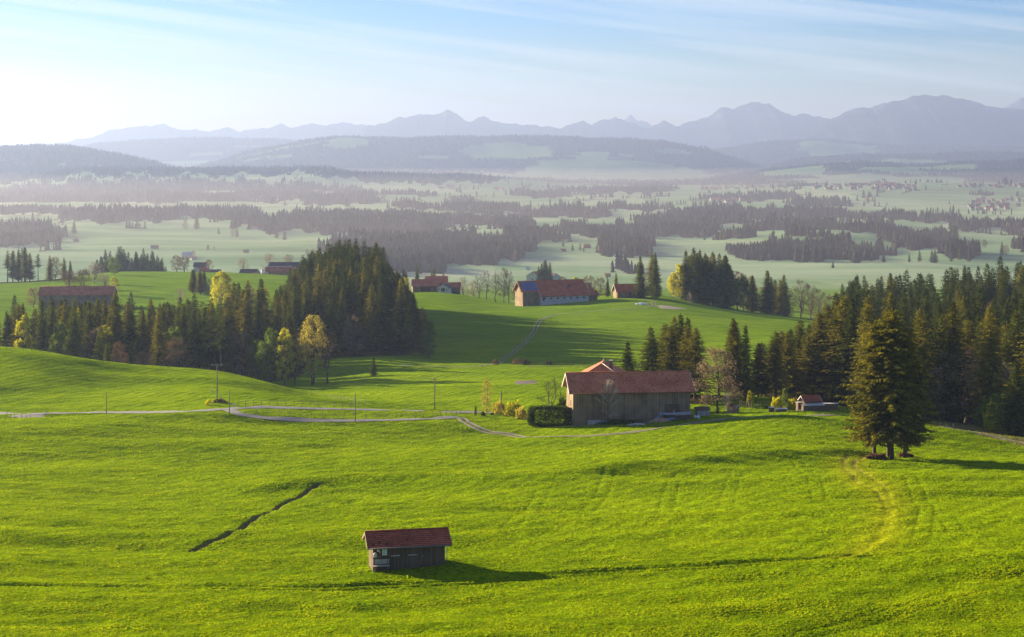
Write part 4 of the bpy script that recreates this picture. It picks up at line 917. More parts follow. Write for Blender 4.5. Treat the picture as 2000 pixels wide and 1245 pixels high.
PH = {'yellow': 20, 'yellow2': 20, 'gold': 24, 'green': 20, 'brown': 18, 'olive': 17, 'bare': 20, 'baredark': 22, 'barepale': 14, 'orchard': 10, 'young': 9.5, 'larch': 8, 'slim': 18}
NAMES = {'yellow': 'broadleaf_tree', 'larch': 'larch_tree', 'orchard': 'bare_tree', 'bare': 'bare_tree', 'baredark': 'bare_tree', 'barepale': 'bare_tree', 'young': 'bare_tree'}
for i, (k, px, py, d, hh_, lb, sx_) in enumerate(BL):
    x, y = hit(px, py, 200 if py > 700 else 700) if d is None else P(px, d)
    tree(k, NAMES.get(k, 'broadleaf_tree'), x, y, hh_ / PH[k], lb, 'tree', None, i * 0.9, sx_)
# scattered trees out on the frosted fields
LONE = [(145, 457, 'c', 26), (384, 449, 'c', 34), (427, 458, 'c', 14), (455, 464, 'b', 18), (463, 464, 'c', 22), (540, 466, 'c', 24), (556, 469, 'c', 20), (64, 432, 'c', 20), (75, 432, 'b', 20), (362, 449, 'b', 20), (406, 490, 'b', 12), (418, 490, 'b', 10), (378, 505, 'b', 16), (600, 500, 'b', 14), (612, 500, 'b', 15), (620, 502, 'b', 12),
 (1127, 398 + 0, 'b', 14), (695 + 30, 392, 'c', 12), (878, 386, 'c', 12), (870, 402, 'c', 20), (1694, 399, 'b', 16), (1732, 404, 'b', 9), (1143, 425, 'c', 18), (1146, 433, 'c', 12), (1863, 470, 'c', 34), (1857, 472, 'c', 30), (1869, 472, 'c', 26), (1863, 453, 'c', 24),
 (1923, 484, 'b', 17), (1957, 498, 'c', 26), (1965, 500, 'b', 22), (1576, 476, 'c', 24), (1598, 475, 'c', 24), (1620, 475, 'c', 20), (1640, 474, 'c', 22), (1655, 474, 'c', 22), (1644, 474, 'b', 20),
 (1796, 512, 'c', 24), (1820, 514, 'c', 26), (1826, 514, 'c', 28), (1776, 513, 'c', 18), (1726, 513, 'c', 22), (1627, 524, 'c', 14), (1858, 512, 'c', 18), (1875, 508, 'c', 22), (1242, 530, 'c', 14), (1185, 545, 'b', 10), (1194, 470, 'c', 18), (1118, 490, 'c', 14), (1133, 490, 'c', 16), (1140, 492, 'c', 12), (1100, 482, 'c', 14)]
for i, (px, py, k, hp) in enumerate(LONE):
    x, y = hit(px, py, 1700); hm = hp / F * y
    grp = 'trees dotted on the frosted fields of the plain'
    if k == 'c': tree(('sp2', 'sp4', 'sp0')[i % 3], 'spruce_tree', x, y, hm / 25, 'dark hazy spruce dotted on the frosted fields of the plain', 'spruce tree', 'spruces dotted on the frosted fields', sx=1.25)
    else: tree(('brown', 'green', 'olive')[i % 3], 'broadleaf_tree', x, y, hm / PH[('brown', 'green', 'olive')[i % 3]], 'hazy broadleaved tree dotted on the frosted fields of the plain', 'tree', grp, sx=1.1)

# ------------------------------------------------------------------ bushes, hedge
bush('yew_tree', 1097, 0, 3, 1.15, 1.15, 5.0, 1500, .22, M['leafdark'], 'dark narrow column-shaped conifer at the left gable of the big barn', 'conifer', d=384)
bush('hedge', 1073, 833, 4, 4.7, 1.3, 2.2, 9000, .17, M['leafdark'], 'clipped dark green hedge running up to the left gable of the big barn', 'hedge', box=True, dmin=300, rot=R(-4), jag=.05)
bush('flowering_bush', 1003, 815, 5, 2.3, 2.0, 3.4, 3200, .17, M['leafyellow'], 'largest yellow bush left of the clipped hedge', dmin=300)
bush('flowering_bush', 1018, 818, 6, 1.5, 1.6, 2.6, 1500, .16, M['leafgold'], 'orange-gold bush squeezed between yellow bush and hedge', dmin=300)
bush('flowering_bush', 975, 808, 7, 1.7, 1.7, 2.9, 1700, .16, M['leafgold'], 'golden bush between the thin golden tree and the yellow bush', dmin=300)
bush('round_bush', 943, 812, 8, .55, .55, .95, 500, .11, M['leafdark'], 'small dark clipped ball-shaped bush beside the thin golden tree', dmin=300)
bush('round_bush', 961, 811, 9, .38, .38, .6, 300, .10, M['leafdark'], 'smallest dark ball-shaped bush at the foot of the golden tree', dmin=300)
bush('column_conifer', 929, 812, 10, .28, .28, 2.3, 400, .10, M['leafdark'], 'tiny dark column-shaped conifer beside the lane', 'conifer', dmin=300)
bush('flowering_bush', 1517, 799, 11, 1.5, 1.3, 2.6, 1400, .16, M['leafyellow'], 'yellow-green bush left of the small pale tree near the log shed', dmin=350)
bush('flowering_bush', 1548, 799, 12, 1.5, 1.3, 2.3, 1400, .16, M['leafyellow'], 'yellow-green bush between the pale tree and the log shed', dmin=350)
bush('flowering_bush', 1942, 842, 13, 2.6, 2.0, 4.6, 2600, .2, M['leafyellow'], 'bright yellow bush under the spruce at the right edge', dmin=330)
bush('flowering_bush', 1925, 0, 14, 2.2, 2.0, 6.5, 2000, .22, M['leafgreen'], 'dull green tall bush behind the bright yellow bush', d=400)
bush('small_bush', 407, 792, 15, .7, .7, 1.5, 350, .13, M['leafyellow'], 'small yellow bush at the foot of the power pole on the hill slope', dmin=300)
bush('small_bush', 1496, 798, 16, .4, .4, .8, 200, .1, M['leafdark'], 'little dark bush among the fence posts', dmin=350)
bush('weedy_bush', 1712, 897, 17, 2.0, 1.2, .9, 900, .2, M['leafbrown'], 'brown brushwood heap at the foot of the clustered old spruces, left', dmin=240)
bush('weedy_bush', 1768, 893, 18, 1.4, 1.0, .8, 600, .2, M['leafbrown'], 'brown brushwood heap at the foot of the clustered old spruces, right', dmin=240)
bush('weedy_bush', 430, 787, 19, 1.6, .8, .9, 500, .16, M['leafbrown'], 'brown weeds round the foot of the power pole on the hill slope', dmin=300)
bush('weedy_bush', 1218, 828, 20, 5.0, 1.3, 1.0, 2500, .15, M['leafdark'], 'weedy green bank in front of the long barn wall', dmin=300)
for i, (px, rr) in enumerate(((1008, 1.6), (1018, 1.9), (1028, 1.4), (1072, 1.2), (968, 1.3))):
    bush('shrub', px, 712, 30 + i, rr, rr * .8, rr * 1.3, 260, .2, M['leafbrown'], 'low brown shrub along the foot of the middle meadow', 'shrub', dmin=560, group='low shrubs along the foot of the middle meadow')

# ------------------------------------------------------------------ the far woods of the plain, too many to count
def cone_tmpl(kind, r):
    vs = []; fs = []
    if kind < 3:
        tiers = (4, 3, 2)[kind]; n = (7, 6, 5)[kind]
        for t in range(tiers):
            z0 = 0.03 + 0.8 * t / tiers; z1_ = min(1.0, z0 + 1.25 / tiers) if t < tiers - 1 else 1.0
            R_ = 0.215 * (1 - 0.62 * t / tiers) * r.uniform(.9, 1.1); b = len(vs)
            for k in range(n):
                a = 2 * PI * (k + r.uniform(-.25, .25)) / n; q = R_ * r.uniform(.65, 1.2); vs.append((q * math.cos(a), q * math.sin(a), z0 + r.uniform(-.03, .03)))
            vs.append((r.uniform(-.01, .01), r.uniform(-.01, .01), z1_))
            fs += [(b + k, b + (k + 1) % n, b + n) for k in range(n)]
    else:
        n = 7; rows = 5; b = 0
        for j in range(rows):
            z = 0.12 + 0.8 * j / (rows - 1); rr = 0.27 * math.sin(PI * (0.16 + 0.8 * j / (rows - 1))) 
            for k in range(n):
                a = 2 * PI * (k + r.uniform(-.3, .3)) / n; q = rr * r.uniform(.7, 1.2); vs.append((q * math.cos(a), q * math.sin(a), z + r.uniform(-.05, .05)))
        for j in range(rows - 1):
            for k in range(n):
                a, b2, c, d = j * n + k, j * n + (k + 1) % n, (j + 1) * n + (k + 1) % n, (j + 1) * n + k; fs += [(a, b2, c), (a, c, d)]
        vs.append((0, 0, 1.0)); fs += [((rows - 1) * n + k, (rows - 1) * n + (k + 1) % n, len(vs) - 1) for k in range(n)]
    return np.array(vs), np.array(fs)
m, nt, out = mat_new('far_foliage'); M['far'] = m
at = N(nt, 'ShaderNodeAttribute', attribute_name='tint'); geo = N(nt, 'ShaderNodeNewGeometry'); n = noise(nt, geo.outputs['Position'], 0.4, 2)
c = mixc(nt, mapr(nt, n, .3, .7, 0, .5), at.outputs['Color'], (0.02, 0.03, 0.01)); d = N(nt, 'ShaderNodeBsdfDiffuse'); nt.links.new(c, d.inputs[0]); nt.links.new(d.outputs[0], out.inputs[0])
tr_ = np.random.default_rng(11)
TM = {k: [cone_tmpl(k, tr_) for _ in range(6)] for k in range(4)}
def far_wood(name, label, dmin, dmax, pxa=-420, pxb=2420, broad=0.14):
    r = np.random.default_rng(int(dmin)); xs = []; ys = []; hs = []
    d = dmin
    while d < dmax:
        sx_ = max(4.2, d * 0.00135); nrow = int((pxb - pxa) / F * d / sx_)
        px = pxa + (np.arange(nrow) + r.uniform(-.45, .45, nrow)) / nrow * (pxb - pxa)
        dd = d * (1 + r.uniform(-.004, .004, nrow)); xs.append((px - CX) / F * dd); ys.append(dd); hs.append(np.full(nrow, max(1.0, sx_ / 6.5)))
        d *= 1.0052 if d < 5000 else 1.008
    X = np.concatenate(xs); Y = np.concatenate(ys); Wd = np.concatenate(hs)
    k = woodmask(X, Y) & (Y < dmax); X, Y, Wd = X[k], Y[k], Wd[k]
    Z = zg(X, Y); H = r.uniform(12, 25, len(X)) * (0.85 + 0.32 * wob(X, Y, 200, 8)); H = np.where(Y > 8000, H * 0.85, H)
    dec = (wob(X, Y, 240, 14) + r.normal(0, .5, len(X))) > (1.15 if broad < .2 else .6)
    VV = []; FF = []; TT = []; off = 0
    kinds = np.where(dec, 3, np.where(Y < 3300, 0, np.where(Y < 5200, 1, 2))); var = r.integers(0, 6, len(X))
    for kk in range(4):
        for vv in range(6):
            s = np.where((kinds == kk) & (var == vv))[0]
            if not len(s): continue
            tv, tf = TM[kk][vv]; a = r.uniform(0, 6.28, len(s)); ca, sa = np.cos(a)[:, None], np.sin(a)[:, None]
            h = H[s][:, None] * (0.75 if kk == 3 else 1); w = h * Wd[s][:, None] * (1.0)
            vx = (tv[None, :, 0] * ca - tv[None, :, 1] * sa) * w + X[s][:, None]; vy = (tv[None, :, 0] * sa + tv[None, :, 1] * ca) * w + Y[s][:, None]
            vz = tv[None, :, 2] * h + Z[s][:, None] - 0.4
            VV.append(np.stack([vx, vy, vz], -1).reshape(-1, 3)); FF.append((tf[None] + (np.arange(len(s)) * len(tv))[:, None, None] + off).reshape(-1, 3))
            b = r.uniform(.55, 1.5, (len(s), 1)) * (1 + .35 * wob(X[s], Y[s], 150, 3))[:, None]; base = np.array([[0.14, 0.09, 0.065]]) if kk == 3 else np.array([[0.040, 0.038, 0.030]])
            base = base + (r.random((len(s), 1)) < .15) * np.array([[.03, .03, 0]])
            c = np.repeat(np.concatenate([base * b, np.ones((len(s), 1))], 1), len(tv), 0); TT.append(c); off += len(s) * len(tv)
    if not VV: return
    me = npmesh(name, np.concatenate(VV), [np.concatenate(FF)], False, {'tint': np.concatenate(TT)})
    o = link(name, me, M['far']); tag(o, label, 'woodland', None, 'stuff'); print(name, len(X), 'trees'); return o
far_wood('distant_woodland', 'nearest blocks of dark conifer woodland on the misty frosted plain', 2150, 3720)
far_wood('distant_woodland', 'middle belts of hazy conifer woodland across the misty plain', 3720, 5300)
far_wood('distant_woodland', 'far belts of pale hazy woodland below the hills', 5300, 9000)
far_wood('distant_woodland', 'palest hazy woodland covering the long hills below the mountains', 9000, 17200)
# ------------------------------------------------------------------ lanes and tracks laid over the ground
def track_mat(name, c1, c2, rut=True):
    m, nt, out = mat_new(name); p = N(nt, 'ShaderNodeBsdfPrincipled'); p.inputs['Roughness'].default_value = .9
    geo = N(nt, 'ShaderNodeNewGeometry'); n = noise(nt, geo.outputs['Position'], .7, 5, .65); n2 = noise(nt, geo.outputs['Position'], 6, 3, .6)
    c = mixc(nt, mapr(nt, n, .3, .7), c1, c2); c = mixc(nt, mapr(nt, n2, .4, .7, 0, .4), c, tuple(x * .55 for x in c1))
    nt.links.new(c, p.inputs['Base Color']); nt.links.new(bump(nt, n2, .5, .04), p.inputs['Normal']); nt.links.new(p.outputs[0], out.inputs[0]); return m
M['asphalt'] = track_mat('pale_asphalt', (.17, .165, .16), (.24, .235, .225)); M['gravel'] = track_mat('gravel', (.20, .17, .125), (.32, .28, .22)); M['dirt'] = track_mat('bare_dirt', (.10, .075, .05), (.17, .13, .09))
M['verge'] = foliage('rough_grass', (.09, .13, .012), (.26, .27, .04), .2, .8, 0)
def ribbon(name, pts, w, mat, off=0.0, lift=0.05, label=None, wv=0.12, seed=0):
    p = np.array(pts); d = np.gradient(p, axis=0); L = np.hypot(d[:, 0], d[:, 1]); nx, ny = -d[:, 1] / L, d[:, 0] / L
    r = np.random.default_rng(seed); n = len(p); s = np.cumsum(np.hypot(*np.diff(p, axis=0, prepend=p[:1]).T))
    ww = w / 2 * (1 + wv * np.sin(s * .7 + seed) + wv * np.sin(s * 1.9 + 2 * seed)); K = 4
    V = []
    for k in range(K + 1):
        t = -1 + 2 * k / K; X = p[:, 0] + nx * (off + t * ww); Y = p[:, 1] + ny * (off + t * ww); V.append(np.stack([X, Y, zg(X, Y) + lift + 0.02 * (1 - t * t)], 1))
    V = np.stack(V, 1).reshape(-1, 3); i = np.arange(n * (K + 1)).reshape(n, K + 1)
    q = np.stack([i[:-1, :-1], i[1:, :-1], i[1:, 1:], i[:-1, 1:]], -1).reshape(-1, 4)
    me = npmesh(name, V, [q], True); o = link(name, me, mat); tag(o, kind='structure')
    for pl in me.polygons[:1]:
        if pl.normal.z < 0: me.flip_normals()
    return o
R1 = path([(-260, 812), (-100, 809), (0, 808), (100, 807), (200, 806), (300, 806), (370, 804), (420, 801), (460, 798), (510, 796), (560, 797), (640, 799), (720, 801), (800, 803), (880, 806), (960, 807), (1020, 808)], 250)
ribbon('road', R1, 3.3, M['asphalt'], lift=.07, wv=.03)
R2 = path([(446, 800), (462, 808), (490, 814), (530, 818), (600, 822), (690, 823), (800, 820), (890, 816)], 250)
ribbon('road', R2, 2.7, M['asphalt'], lift=.09, wv=.03)
R3 = path([(880, 816.5), (900, 818), (912, 826), (930, 836), (960, 846), (1000, 851), (1060, 854), (1150, 852), (1250, 843), (1350, 828), (1420, 818), (1500, 813), (1600, 812), (1700, 816), (1780, 823), (1840, 832), (1900, 844), (1950, 855), (2010, 868), (2100, 888)], 250)
ribbon('track', R3, .75, M['gravel'], off=-.8, lift=.07, seed=1); ribbon('track', R3, .75, M['gravel'], off=.8, lift=.07, seed=2); ribbon('track_verge', R3, 1.0, M['verge'], off=0, lift=.06, wv=.2, seed=3)
R4 = path([(780, 712), (840, 716), (900, 718), (940, 716), (965, 711), (985, 701), (1003, 689), (1020, 675), (1033, 663), (1044, 648), (1048, 637), (1055, 627), (1068, 620), (1090, 615), (1130, 611), (1200, 606), (1255, 602), (1272, 599), (1278, 594), (1270, 589), (1252, 586)], 520)
ribbon('track', R4, .45, M['gravel'], off=-.8, lift=.12, seed=4, wv=.3); ribbon('track', R4, .45, M['gravel'], off=.8, lift=.12, seed=5, wv=.3)
R5 = path([(1030, 717), (1120, 716), (1230, 715)], 520); ribbon('track', R5, .8, M['dirt'], lift=.1, wv=.4)
R6 = path([(830, 611), (900, 606), (960, 603), (1040, 600)], 700); ribbon('track', R6, .7, M['dirt'], lift=.12, wv=.5)
def patch(name, px, py, rx, ry, mat, dmin, label=None, lift=.08, seed=0, kind='structure', cat=None):
    x, y = hit(px, py, dmin); n = 40; r = random.Random(seed); V = [(x, y, z1(x, y) + lift + .05)]
    ph = [r.uniform(0, 6) for _ in range(4)]; rings = 4
    for k in range(1, rings + 1):
        for i in range(n):
            a = 2 * PI * i / n; q = (1 + .14 * math.sin(3 * a + ph[0]) + .1 * math.sin(5 * a + ph[1]) + .06 * math.sin(9 * a + ph[2])) * k / rings
            X = x + rx * q * math.cos(a); Y = y + ry * q * math.sin(a); V.append((X, Y, z1(X, Y) + lift - (.12 if k == rings else 0)))
    f = [(0, 1 + i, 1 + (i + 1) % n) for i in range(n)]; q4 = [(1 + k * n + i, 1 + (k + 1) * n + i, 1 + (k + 1) * n + (i + 1) % n, 1 + k * n + (i + 1) % n) for k in range(rings - 1) for i in range(n)]
    o = link(name, npmesh(name, V, [np.array(f), np.array(q4)], True), mat); tag(o, label, cat, None, kind); return o
patch('bare_soil', 1026, 748, 3.9, 5.0, M['dirt'], 430, seed=3)
patch('gravel_yard', 1308, 601, 7.5, 9.0, M['gravel'], 800, seed=4)
patch('gravel_yard', 1022, 589, 8.0, 8.0, M['asphalt'], 800, seed=5)
patch('gravel_yard', 60, 812.5, 4.0, 3.4, M['asphalt'], 330, seed=6)
M['tuft'] = foliage('grass_blades', (.15, .25, .002), (.37, .46, .005), .42, .22, 0, (1.25, 1.15, .6))
nt = M['tuft'].node_tree; gi = [n for n in nt.nodes if n.type == 'NEW_GEOMETRY'][0]
for l in list(nt.links):
    if l.to_node.type == 'BSDF_DIFFUSE' or (l.to_node.type == 'MIX_RGB' and l.to_node.blend_type == 'MULTIPLY' and l.to_socket.name == 'Color1'):
        src = l.from_socket; dst = l.to_socket; mu = mixc(nt, 1.0, src, (1, 1, 1), 'MULTIPLY'); cb_ = N(nt, 'ShaderNodeCombineColor'); v_ = mapr(nt, gi.outputs['Random Per Island'], 0, 1, .78, 1.18)
        for k in range(3): nt.links.new(v_, cb_.inputs[k])
        nt.links.new(cb_.outputs[0], mu.node.inputs[2]); nt.links.new(mu, dst)
g_ = tufts(); o = link('grass', g_, M['tuft']); tag(o, 'short bright green grass tufts of the near pasture', 'grass', None, 'stuff')
# ------------------------------------------------------------------ buildings
def gable(name, label, cat, x, y, rot, L, W, hw, rise, ov=(.6, .6), wall=None, roof=None, z=None, back_ext=0, front_ext=0, boards=True, detail=None, group=None, thick=.16, sink=1.5, bmat=None):
    """ridge along local x; front is -y. front_ext: how much further the front slope runs out and down"""
    wall = wall or M['woodgrey']; roof = roof or M['tile']
    t = empty(name, (x, y, z1(x, y) if z is None else z), rot); tag(t, label, cat, group)
    l, w = L / 2, W / 2; pit = rise / w
    yf = -w - front_ext; zf = hw - pit * front_ext; yb = w + back_ext; zb = hw - pit * back_ext
    b = MB(); e = .02
    prof = [(yf, -sink), (yb, -sink), (yb, zb - e), (0, hw + rise - e), (yf, zf - e)]
    b.slab([(-l, a, c) for a, c in prof], [(l, a, c) for a, c in prof])
    b.build('wall', wall, t)
    r = MB(); ox, oy = ov; X0, X1 = -l - ox, l + ox
    th = thick
    yE = yf - oy; zE = zf - pit * oy; r.slab([(X0, 0, hw + rise), (X0, yE, zE), (X1, yE, zE), (X1, 0, hw + rise)], [(X0, 0, hw + rise + th * 1.2), (X0, yE, zE + th), (X1, yE, zE + th), (X1, 0, hw + rise + th * 1.2)])
    yB = yb + oy; zB = zb - pit * oy; r.slab([(X1, 0.002, hw + rise), (X1, yB, zB), (X0, yB, zB), (X0, 0.002, hw + rise)], [(X1, 0.002, hw + rise + th * 1.2), (X1, yB, zB + th), (X0, yB, zB + th), (X0, 0.002, hw + rise + th * 1.2)])
    ro = r.build('roof', roof, t)
    rc = MB(); rc.tube((X0 - .01, 0, hw + rise + th * 1.15), (X1 + .01, 0, hw + rise + th * 1.15), .1 + W * .004, n=8); o = rc.build('ridge_cap', roof, ro, smooth=True)
    if boards:
        for s, xx in ((-1, X0), (1, X1)):
            for (ya, za) in ((yE, zE), (yB, zB)):
                q = MB(); x0, x1 = (xx - .07, xx - .003) if s < 0 else (xx + .003, xx + .07)
                bb = .1 + .01 * W
                q.slab([(x0, 0, hw + rise - bb), (x0, ya, za - bb), (x1, ya, za - bb), (x1, 0, hw + rise - bb)], [(x0, 0, hw + rise + th * 1.3), (x0, ya, za + th * 1.15), (x1, ya, za + th * 1.15), (x1, 0, hw + rise + th * 1.3)])
                q.build('bargeboard', bmat or M['edge'], t)
    t['_'] = 0; del t['_']
    G = dict(t=t, l=l, w=w, yf=yf, yE=yE, zE=zE, hw=hw, rise=rise, pit=pit, roof=ro, X0=X0, X1=X1)
    return G
def window(G, face, u, z, ww, hh, frame=None, sill=False, label=None):
    """face 'f' front (-y), 'l' left gable (-x), 'r' right gable; u along it"""
    q = MB(); p = MB(); k = .07
    def bx(mb, u0, u1, z0, z1_, d0, d1):
        if face == 'f': mb.box(u0, u1, G['yf'] - d1, G['yf'] - d0, z0, z1_)
        elif face == 'l': mb.box(-G['l'] - d1, -G['l'] - d0, u0, u1, z0, z1_)
        else: mb.box(G['l'] + d0, G['l'] + d1, u0, u1, z0, z1_)
    bx(q, u - ww / 2 - k, u - ww / 2, z - k, z + hh + k, -.02, .05); bx(q, u + ww / 2, u + ww / 2 + k, z - k, z + hh + k, -.02, .05)
    bx(q, u - ww / 2, u + ww / 2, z - k, z, -.02, .048); bx(q, u - ww / 2, u + ww / 2, z + hh, z + hh + k, -.02, .048)
    bx(q, u - .02, u + .02, z, z + hh, 0.0, .035)
    f = q.build('window', frame or M['white'], G['t'])
    bx(p, u - ww / 2, u - .02, z, z + hh, -.02, .015); bx(p, u + .02, u + ww / 2, z, z + hh, -.02, .015); p.build('pane', M['glass'], f)
    if sill:
        s = MB(); bx(s, u - ww / 2 - .1, u + ww / 2 + .1, z - k - .06, z - k - .003, -.02, .16); s.build('sill', M['edge'], f)
    return f
def panel(G, name, face, u, z, ww, hh, mat, d=.05, frame=None, parent=None):
    q = MB()
    if face == 'f': q.box(u - ww / 2, u + ww / 2, G['yf'] - d, G['yf'] + .02, z, z + hh)
    elif face == 'l': q.box(-G['l'] - d, -G['l'] + .02, u - ww / 2, u + ww / 2, z, z + hh)
    else: q.box(G['l'] - .02, G['l'] + d, u - ww / 2, u + ww / 2, z, z + hh)
    return q.build(name, mat, parent or G['t'])
def gutter(G, mat=None):
    q = MB(); q.tube((G['X0'], G['yE'] - .06, G['zE'] - .02), (G['X1'], G['yE'] - .06, G['zE'] - .02), .065, n=8); g = q.build('gutter', mat or M['wire'], G['t'], True); return g

# --- the small field hut
th = R(11.5); fx, fy = P(799, 155.6)
Wh = 3.0; hutc = (fx - math.sin(th) * Wh / 2, fy + math.cos(th) * Wh / 2)
hut_z = -(1104 - 300) / F * 155.6
G = gable('field_hut', 'small dark wooden field hut with a brown tiled roof, alone on the near pasture', 'hut', hutc[0], hutc[1], th, 6.5, Wh, 1.98, .72, (.5, .5), M['wooddark'], M['tilehut'], z=hut_z, thick=.1, bmat=M['edgedark'])
hut = G; gutter(G)
q = MB(); q.tube((3.42, -1.56, 1.72), (3.42, -1.56, .1), .035, n=8); q.tube((3.42, -1.56, 1.72), (3.42, -2.02, 1.76), .035, n=8); q.build('downpipe', M['sheet'], G['t'], True)
for u in (-1.25, .33):
    panel(G, 'shutter', 'f', u, .98, .72, .62, M['wooddark'], .045); panel(G, 'ledge', 'f', u, .90, .80, .05, M['edge'], .24)
d_ = panel(G, 'door', 'f', 1.55, -.05, .78, 1.72, M['wooddark'], .05)
panel(G, 'door_post', 'f', 1.98, -.05, .06, 1.72, M['post'], .07); panel(G, 'door_post', 'f', 1.13, -.05, .05, 1.72, M['woodgrey'], .06); panel(G, 'corner_board', 'f', 3.2, .2, .06, 1.5, M['woodgrey'], .06)
q = MB(); q.tube((1.24, -1.56, .78), (1.24, -1.62, .78), .035, n=8); q.build('handle', M['sheet'], d_)
panel(G, 'lamp', 'f', 1.18, 1.56, .2, .16, M['edge'], .12)
pb = panel(G, 'poster', 'f', -2.2, .98, .42, .68, M['paper'], .04)
q = MB()
for k in range(9):
    q.box(-2.37 + .03 * (k % 3), -2.08 + .05 * ((k * 2) % 3) - .06, -1.546, -1.5415, 1.05 + .065 * k, 1.075 + .065 * k)
q.box(-2.36, -2.04, -1.546, -1.5415, 1.60, 1.63)
q.build('poster_print', M['blueink'], pb)
pn = panel(G, 'sign_board', 'f', -2.83, 1.66, .36, .11, M['woodwarm'], .04)
q = MB(); [q.box(-2.98 + .09 * k, -2.93 + .09 * k, -1.546, -1.5415, 1.69, 1.74) for k in range(4)]; q.build('sign_lettering', M['edge'], pn)
panel(G, 'notice', 'f', -2.78, 1.32, .2, .18, M['white'], .035); panel(G, 'notice', 'f', -2.62, 1.2, .13, .16, M['edge'], .035)
q = MB(); q.box(-3.2, -2.92, -1.7, -1.5, .86, 1.139); q.slab([(-3.26, -1.75, 1.14), (-3.06, -1.75, 1.3), (-2.86, -1.75, 1.14)], [(-3.26, -1.49, 1.14), (-3.06, -1.49, 1.3), (-2.86, -1.49, 1.14)]); q.build('bird_box', M['edge'], G['t'])
panel(G, 'message_board', 'f', -2.78, .74, .42, .36, M['woodgrey'], .05)
def bench(name, label, x, y, rz, L=1.45, mat=None, z=None, back=True):
    t = empty(name, (x, y, z1(x, y) if z is None else z), rz); tag(t, label, 'bench'); mt = mat or M['woodgrey']
    q = MB(); [q.box(-L / 2, L / 2, -.22 + .15 * k, -.09 + .15 * k, .42, .46) for k in range(3)]; q.build('seat', mt, t)
    if back: q = MB(); [q.box(-L / 2, L / 2, .24, .27, .55 + .14 * k, .67 + .14 * k) for k in range(3)]; q.build('backrest', mt, t)
    for s in (-1, 1):
        for yy in (-.18, .2):
            q = MB(); q.box(s * (L / 2 - .15) - .03, s * (L / 2 - .15) + .03, yy, yy + .035, -.3, .415 if yy < 0 else .93); q.build('leg', M['woodgrey'], t)
    return t
lx, ly = -2.55, -1.98; bench('bench', 'grey wooden bench against the front wall of the small field hut', hutc[0] + lx * math.cos(th) - ly * math.sin(th), hutc[1] + lx * math.sin(th) + ly * math.cos(th), th, z=hut_z - .27, mat=M['stone'])

# --- the big wooden barn
tb_ = R(6); bx_, by_ = P(1234, 367); Wb = 10.0
bc = (bx_ - math.sin(tb_) * Wb / 2, by_ + math.cos(tb_) * Wb / 2); bz = -(834 - 300) / F * 362
G = gable('wooden_barn', 'long weathered grey wooden barn with a big red tiled roof beside the track', 'barn', bc[0], bc[1], tb_, 25.0, Wb, 6.9, 3.05, (.9, .75), M['woodgrey'], M['tile'], z=bz, thick=.2, sink=3)
barn = G; gutter(G, M['wooddark'])
q = MB(); q.box(-9.4, -6.6, -5.1, -4.9, -1.2, .75); q.build('foundation', M['stone'], G['t'])
panel(G, 'door', 'f', -11.0, .1, 2.6, 2.5, M['woodgrey'], .07)
panel(G, 'door', 'f', 8.6, 1.6, 3.2, 2.3, M['wooddark'], .06)
window(G, 'l', -1.4, 3.2, .75, 1.4, M['edge'])
panel(G, 'hatch', 'l', 1.6, 1.0, 1.6, 2.4, M['woodwarm'], .05)
q = MB(); [q.box(-12.42 + 3.1 * i, -12.3 + 3.1 * i, -5.05, -4.99, 6.1, 6.75) for i in range(9)]; q.build('rafter_ends', M['wooddark'], G['t'])
def at_barn(lx, ly): return bc[0] + lx * math.cos(tb_) - ly * math.sin(tb_), bc[1] + lx * math.sin(tb_) + ly * math.cos(tb_)
def heap(name, label, cat, x, y, rx, ry, h, n, s, mat, seed, logs=False):
    r = random.Random(seed); q = MB(); z = z1(x, y)
    for i in range(n):
        a = r.uniform(0, 6.28); d = r.random() ** .6; X, Y = rx * d * math.cos(a), ry * d * math.sin(a); Z = z1(x + X, y + Y) - z + h * (1 - d * d) * r.uniform(.55, 1)
        rot = Matrix.Rotation(r.uniform(0, 6.28), 3, 'Z') @ Matrix.Rotation(r.uniform(-.9, .9), 3, 'X') @ Matrix.Rotation(r.uniform(-.6, .6), 3, 'Y')
        sx_, sy_, sz_ = (s * r.uniform(1.2, 2), s * .45, s * .4) if logs else (s * r.uniform(.5, 1.1), s * r.uniform(.4, .8), s * r.uniform(.3, .6))
        q.box(X - sx_ / 2, X + sx_ / 2, Y - sy_ / 2, Y + sy_ / 2, Z - sz_ / 2, Z + sz_ / 2, rot=rot)
    n_ = 16; q.add([(0, 0, h * .9)] + [(rx * .85 * math.cos(2 * PI * k / n_), ry * .85 * math.sin(2 * PI * k / n_), z1(x + rx * .85 * math.cos(2 * PI * k / n_), y + ry * .85 * math.sin(2 * PI * k / n_)) - z - .1) for k in range(n_)], [(0, 1 + k, 1 + (k + 1) % n_) for k in range(n_)])
    o = q.build(name, mat); o.location = (x, y, z); tag(o, label, cat); return o
x, y = hit(1289, 824, 300); heap('firewood_heap', 'tumbled heap of pale split firewood in front of the barn wall', 'firewood', x, y, 2.1, 1.2, .75, 420, .32, M['splitwood'], 1, True)
x, y = hit(1243, 831, 300); heap('rubble_heap', 'low heap of grey broken stones between the track and the barn', 'stones', x, y, 1.9, 1.0, .4, 300, .26, M['stone'], 2)
x, y = hit(1264, 828, 300); heap('rubble_heap', 'smaller brown heap of rubble between the stone heap and the firewood', 'stones', x, y, 1.1, .7, .3, 120, .22, M['logend'], 3)
